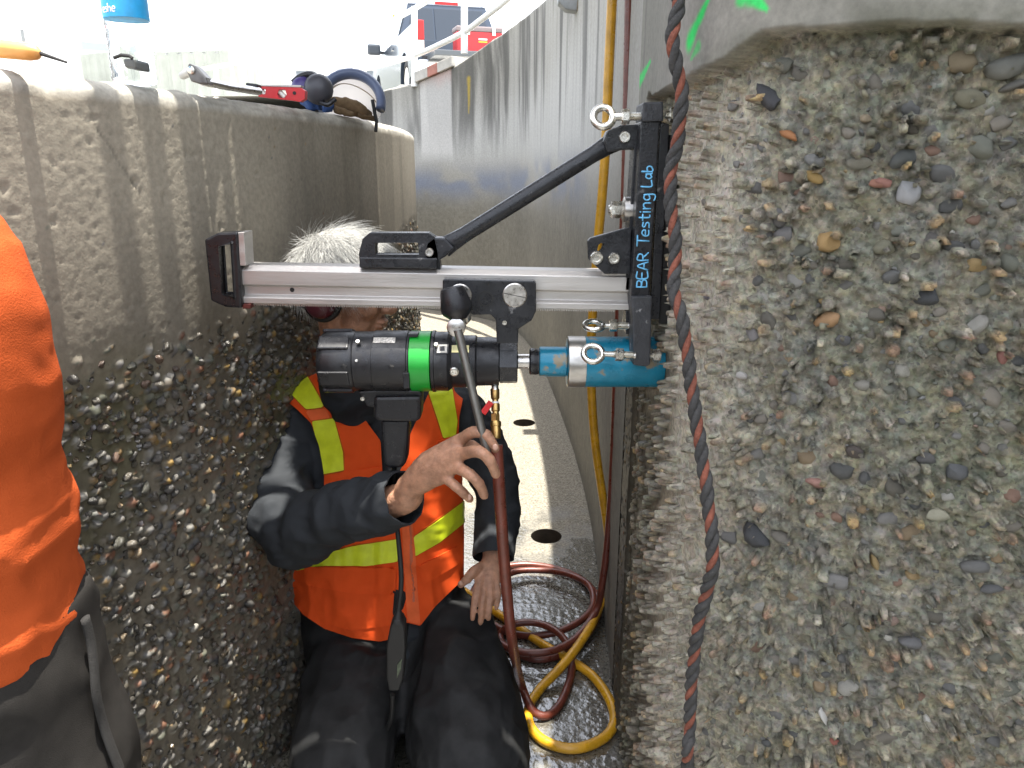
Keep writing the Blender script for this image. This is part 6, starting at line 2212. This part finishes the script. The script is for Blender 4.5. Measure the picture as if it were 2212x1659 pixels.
# ---- trousers
mb = MB()
loft(mb, [(c, rx * 1.0 - 0.004, ry) for c, rx, ry in torso_rings(-0.004)[:4]], 36)
mb.ball(PEL + Vector((-0.01, 0.03, -0.06)), (0.215, 0.17, 0.15), 24)
limb(mb, [HIP_R + Vector((0, 0.02, 0.0)), HIP_R.lerp(KN_R, .45) + Vector((0.022, 0, 0.022)), KN_R + Vector((0.012, 0.01, 0.03))], [0.120, 0.132, 0.118], 24, 8)
limb(mb, [HIP_L + Vector((0.02, 0.02, 0.005)), HIP_L.lerp(KN_L, .45) + Vector((0.010, 0, 0.025)), KN_L + Vector((-0.010, 0.01, 0.03))], [0.125, 0.142, 0.130], 24, 8)
mb.ball(P(985, 1365, 1.66), (0.105, 0.10, 0.085), 20)
limb(mb, [KN_R + Vector((0, 0.0, -0.012)), Vector((-0.40, 1.62, 0.085)), Vector((-0.40, 1.83, 0.075))], [0.098, 0.085, 0.066], 20, 8)
limb(mb, [KN_L + Vector((0, 0.0, -0.020)), Vector((-0.10, 1.62, 0.085)), Vector((-0.14, 1.83, 0.075))], [0.100, 0.085, 0.066], 20, 8)
TV, TF = voxel(mb, 0.0075, 6)
N = normals_np(TV, TF)
CR = np.array(P(868, 1470, 1.62))
r_ = TV - CR
ang_ = np.arctan2(r_[:, 2] + r_[:, 1] * -0.6, r_[:, 0])
dist = np.linalg.norm(r_, axis=1)
rad_f = np.sin(ang_ * 11 + 5 * n3(TV, 7, 3)) * np.exp(-((dist - 0.16) / 0.13) ** 2)
TV = TV + N * (0.0110 * rad_f * (r_[:, 0] > -0.05) + folds(TV, None, 0.010, 51, (12, 8, 12)))[:, None]
TV[:, 2] = np.maximum(TV[:, 2], 0.004)
TV = smooth_np(TV, TF, 1)
obj_np('trousers', TV, TF, M_trou, man, True, 180)
# boots behind
for x in (-0.40, -0.14):
    mbb = MB()
    limb(mbb, [Vector((x, 1.84, 0.075)), Vector((x, 1.92, 0.07)), Vector((x, 1.93, 0.03))], [0.05, 0.05, 0.04], 14)
    limb(mbb, [Vector((x, 1.90, 0.14)), Vector((x, 1.92, 0.09)), Vector((x, 1.90, 0.045))], [0.042, 0.048, 0.040], 14)
    v_, f_ = voxel(mbb, 0.009, 2)
    v_[:, 2] = np.maximum(v_[:, 2], 0.004)
    obj_np('boot', v_, f_, M_rubber, man, True, 180)

# ---- hair: a cap of strands
rh = np.random.default_rng(5)
HV, HF, off = [], [], 0
hn = 0
invR = np.array(HM.to_3x3())
while hn < 7500:
    d = rh.normal(size=3)
    d /= np.linalg.norm(d)
    x, y, z = d
    # hairline: nothing on the face, down to the nape at the back
    if z < -0.05 + 0.75 * sstep(0.15, 0.85, x) - 0.35 * sstep(0.1, 0.9, -x):
        continue
    hn += 1
    p = np.array((-0.012, 0, 0.030)) + d * np.array((0.106, 0.084, 0.095)) * 0.99
    nrm_ = d / np.array((0.098, 0.077, 0.088))
    nrm_ /= np.linalg.norm(nrm_)
    crown = np.array((-0.72, 0.12, 0.62))
    fl_ = d - crown
    fl_ = fl_ + (n3(d[None] * 1.0 + 3, 3.5, 7)[0] - 0.5) * np.array((1.3, -1.6, 0.8)) + rh.normal(size=3) * 0.20
    fl_ = fl_ - nrm_ * (fl_ @ nrm_)
    fl_ /= np.linalg.norm(fl_) + 1e-6
    L_ = rh.uniform(0.045, 0.095)
    pts_ = []
    q = p.copy()
    lift = rh.uniform(0.12, 0.58)
    dirv = fl_ * (1 - lift * 0.5) + nrm_ * lift
    for k in range(5):
        pts_.append(q.copy())
        dirv = dirv + fl_ * 0.22 - nrm_ * 0.10 + np.array((0, 0, -0.08)) + rh.normal(size=3) * 0.07
        dirv /= np.linalg.norm(dirv)
        q = q + dirv * L_ / 4
    pts_ = np.array(pts_) @ invR.T + np.array(HC)
    w = rh.uniform(0.0003, 0.0006)
    t_ = pts_[-1] - pts_[0]
    s1 = np.cross(t_, rh.normal(size=3))
    s1 /= np.linalg.norm(s1) + 1e-9
    s2 = np.cross(t_, s1)
    s2 /= np.linalg.norm(s2) + 1e-9
    vs_ = []
    for k in range(5):
        ww = w * (1 - 0.18 * k)
        for j in range(3):
            a = 2 * math.pi * j / 3
            vs_.append(pts_[k] + ww * (math.cos(a) * s1 + math.sin(a) * s2))
    fs_ = []
    for k in range(4):
        for j in range(3):
            a, b = k * 3 + j, k * 3 + (j + 1) % 3
            fs_ += [(a, b, b + 3), (a, b + 3, a + 3)]
    HV.append(np.array(vs_))
    HF.append(np.array(fs_) + off)
    off += 15
hair = obj_np('hair', np.concatenate(HV), np.concatenate(HF), M_hair, man, True, 180)
# underlayer
hm = MB().ball(hp(-0.014, 0, 0.036), (0.108, 0.086, 0.096), 40, HR)
Vc = np.array([tuple(v) for v in hm.v])
Lc = (Vc - np.array(HC)) @ invR
keepf = []
fs_ = []
for f in hm.f:
    c_ = Lc[list(f)].mean(0) - np.array((-0.014, 0, 0.036))
    c_ = c_ / np.linalg.norm(c_)
    if c_[2] > -0.05 + 0.75 * float(sstep(0.15, 0.85, c_[0])) - 0.35 * float(sstep(0.1, 0.9, -c_[0])):
        fs_.append(f)
hm.f = fs_
used = sorted({i for f in fs_ for i in f})
mp_ = {i: k for k, i in enumerate(used)}
MB().add([hm.v[i] for i in used], [tuple(mp_[i] for i in f) for f in fs_]).build('hair_base', mat('grey_scalp_hair', (0.30, 0.295, 0.28), 0.7, bump=0.6, bscale=180), hair, ang=180)

# ---- ear muff worn by the man
mf = MB().ball(hp(-0.026, -0.090, -0.012), (0.038, 0.026, 0.044), 24, HR).build('ear_muff', M_muff, man, ang=180)
MB().tube([hp(-0.026 + 0.039 * math.cos(q), -0.080, -0.012 + 0.046 * math.sin(q)) for q in np.linspace(0, 2 * math.pi, 30)], 0.0085, 10, cap=False).build('cushion', M_rubber, mf, ang=180)
MB().tube(spline([hp(-0.01, -0.108, -0.02), hp(-0.045, -0.098, -0.025), hp(-0.085, -0.070, -0.03), hp(-0.112, -0.02, -0.03), hp(-0.112, 0.03, -0.03), hp(-0.085, 0.07, -0.03), hp(-0.01, 0.10, -0.02)], 6), [(0.012, 0.003)] * 37, 10, ref=(0, 0, 1)).build('neckband', mat('grey_band', (0.05, 0.055, 0.055), 0.4), mf, ang=180)
MB().ball(hp(-0.026, 0.090, -0.012), (0.038, 0.026, 0.044), 24, HR).build('ear_muff', M_muff, man, ang=180)

# ================================================================== person at the left edge
pc = Vector((-0.70, 0.74, 0))
per = thing('person', (pc.x, pc.y, 0), 'standing person in orange shirt and grey trousers, cut off by the left edge', 'person')
def at(x, y, z):
    return Vector((x, y, z))
M_shirt = cloth('orange_cotton_shirt', (0.43, 0.076, 0.018), 0.9, var=0.10, vscale=12, bump=0.5, bscale=500)
M_gtr = cloth('grey_work_trousers', (0.026, 0.024, 0.022), 0.85, var=0.3, vscale=16)
def edge_x(u, v, Y):
    return P(u, v, Y).x
def side_rings(lst, dr, Y):
    out_ = []
    for u, v, cx in lst:
        p = P(u, v, Y)
        out_.append((Vector((cx, Y, p.z)), p.x - cx, dr))
    return out_
shirt_l = [(206, 1400, -0.685), (204, 1320, -0.685), (182, 1240, -0.69), (166, 1150, -0.69), (150, 950, -0.69), (138, 800, -0.70), (112, 680, -0.70), (62, 560, -0.71), (0, 475, -0.71), (-80, 415, -0.71)]
bmb = MB()
rgs = side_rings([(u - 100, v, c) for u, v, c in shirt_l], 0.085, 0.75)
loft(bmb, rgs, 36)
bmb.ball((-0.72, 0.76, 1.675), (0.082, 0.098, 0.115), 24)
limb(bmb, [at(-0.715, 0.75, 1.46), at(-0.72, 0.755, 1.60)], [0.058, 0.055])
for sx in (-1, 1):
    limb(bmb, [at(-0.72 + sx * 0.09, 0.76, 1.40), at(-0.73 + sx * 0.08, 0.86, 1.20), at(-0.73 + sx * 0.05, 1.00, 1.13)], [0.048, 0.040, 0.030])
    limb(bmb, [at(-0.685 + sx * 0.09, 0.74, 0.90), at(-0.685 + sx * 0.10, 0.73, 0.48), at(-0.685 + sx * 0.11, 0.75, 0.09)], [0.085, 0.058, 0.042])
    limb(bmb, [at(-0.685 + sx * 0.11, 0.77, 0.05), at(-0.685 + sx * 0.11, 0.93, 0.035)], [0.04, 0.03])
v_, f_ = voxel(bmb, 0.008, 3)
obj_np('body', v_, f_, M_skin2, per, True, 180)
hmb = MB().ball((-0.72, 0.755, 1.695), (0.088, 0.105, 0.105), 24)
v_, f_ = voxel(hmb, 0.008, 1)
v_, f_ = clip_np(v_, f_, np.minimum(v_[:, 2] - 1.66, 0.79 + (v_[:, 2] - 1.66) * 0.6 - v_[:, 1]))
obj_np('hair', *shell(v_, f_, 0.004), mat('dark_hair', (0.03, 0.025, 0.02), 0.6), per, True, 180)
# shirt
smb = MB()
loft(smb, side_rings([(u - 62, v, c) for u, v, c in shirt_l], 0.135, 0.74), 48)
for sx in (-1, 1):
    limb(smb, [at(-0.73 + sx * 0.08, 0.77, 1.38), at(-0.74 + sx * 0.08, 0.86, 1.22)], [0.065, 0.055], 20)
v_, f_ = voxel(smb, 0.0065, 5)
N = normals_np(v_, f_)
z_ = v_[:, 2]
low_ = sstep(1.35, 0.98, z_)
v_ = v_ + N * ((folds(v_, None, 0.008, 71, (6, 6, 16)) + folds(v_, None, 0.005, 75, (18, 18, 26))) * (0.4 + 0.6 * low_))[:, None]
v_ = v_ + N * (0.006 * np.exp(-((z_ - 1.045 - 0.10 * (v_[:, 0] + 0.7)) / 0.035) ** 2) - 0.007 * np.exp(-((z_ - 1.11 - 0.12 * (v_[:, 0] + 0.7)) / 0.03) ** 2))[:, None]
v_ = smooth_np(v_, f_, 2)
uvp = project(v_)
hem = np.array([(-400, 1640), (0, 1510), (110, 1440), (165, 1395), (204, 1322), (210, 1300), (700, 1250)])
fh = np.interp(uvp[:, 0], hem[:, 0], hem[:, 1]) - uvp[:, 1]
fh = np.minimum(fh, 90)
v_, f_ = clip_np(v_, f_, fh)
obj_np('shirt', *shell(v_, f_, 0.003), M_shirt, per, True, 60)
# trousers
tmb = MB()
tr_l = [(330, 1780, -0.685), (300, 1640, -0.685), (262, 1550, -0.685), (238, 1440, -0.685), (208, 1350, -0.685), (195, 1290, -0.685)]
loft(tmb, side_rings([(u - 48, v, c) for u, v, c in tr_l], 0.140, 0.75), 44)
for sx in (-1, 1):
    limb(tmb, [at(-0.695 + sx * 0.075, 0.75, 0.78), at(-0.695 + sx * 0.095, 0.75, 0.45), at(-0.695 + sx * 0.10, 0.76, 0.10)], [0.115, 0.095, 0.085], 24, 8)
v_, f_ = voxel(tmb, 0.008, 5)
N = normals_np(v_, f_)
v_ = v_ + N * folds(v_, None, 0.010, 81, (9, 9, 9))[:, None]
v_ = smooth_np(v_, f_, 2)
trs = obj_np('trousers', v_, f_, M_gtr, per, True, 180)
uvt = project(v_)
dep_ = np.linalg.norm(v_ - np.array((0, 0, CAMZ)), axis=1)
def on_cloth(u, v):
    """The nearest point of the cloth under a picture point."""
    m_ = np.hypot(uvt[:, 0] - u, uvt[:, 1] - v) < 22
    k_ = np.where(m_)[0]
    k_ = k_[np.argmin(dep_[k_])] if len(k_) else int(np.argmin(np.hypot(uvt[:, 0] - u, uvt[:, 1] - v)))
    d_ = ray(u, v)
    return Vector((0, 0, CAMZ)) + d_ * ((v_[k_][1] - 0.001) / d_.y)
seam = [on_cloth(u, v) for u, v in ((184, 1335), (196, 1385), (203, 1440), (208, 1500), (222, 1560), (240, 1615), (262, 1670))]
MB().tube(spline(seam, 6), [(0.004, 0.0075)] * 37, 10).build('side_seam', mat('dark_seam', (0.016, 0.015, 0.014), 0.9, bump=0.3, bscale=500), trs, ang=180)
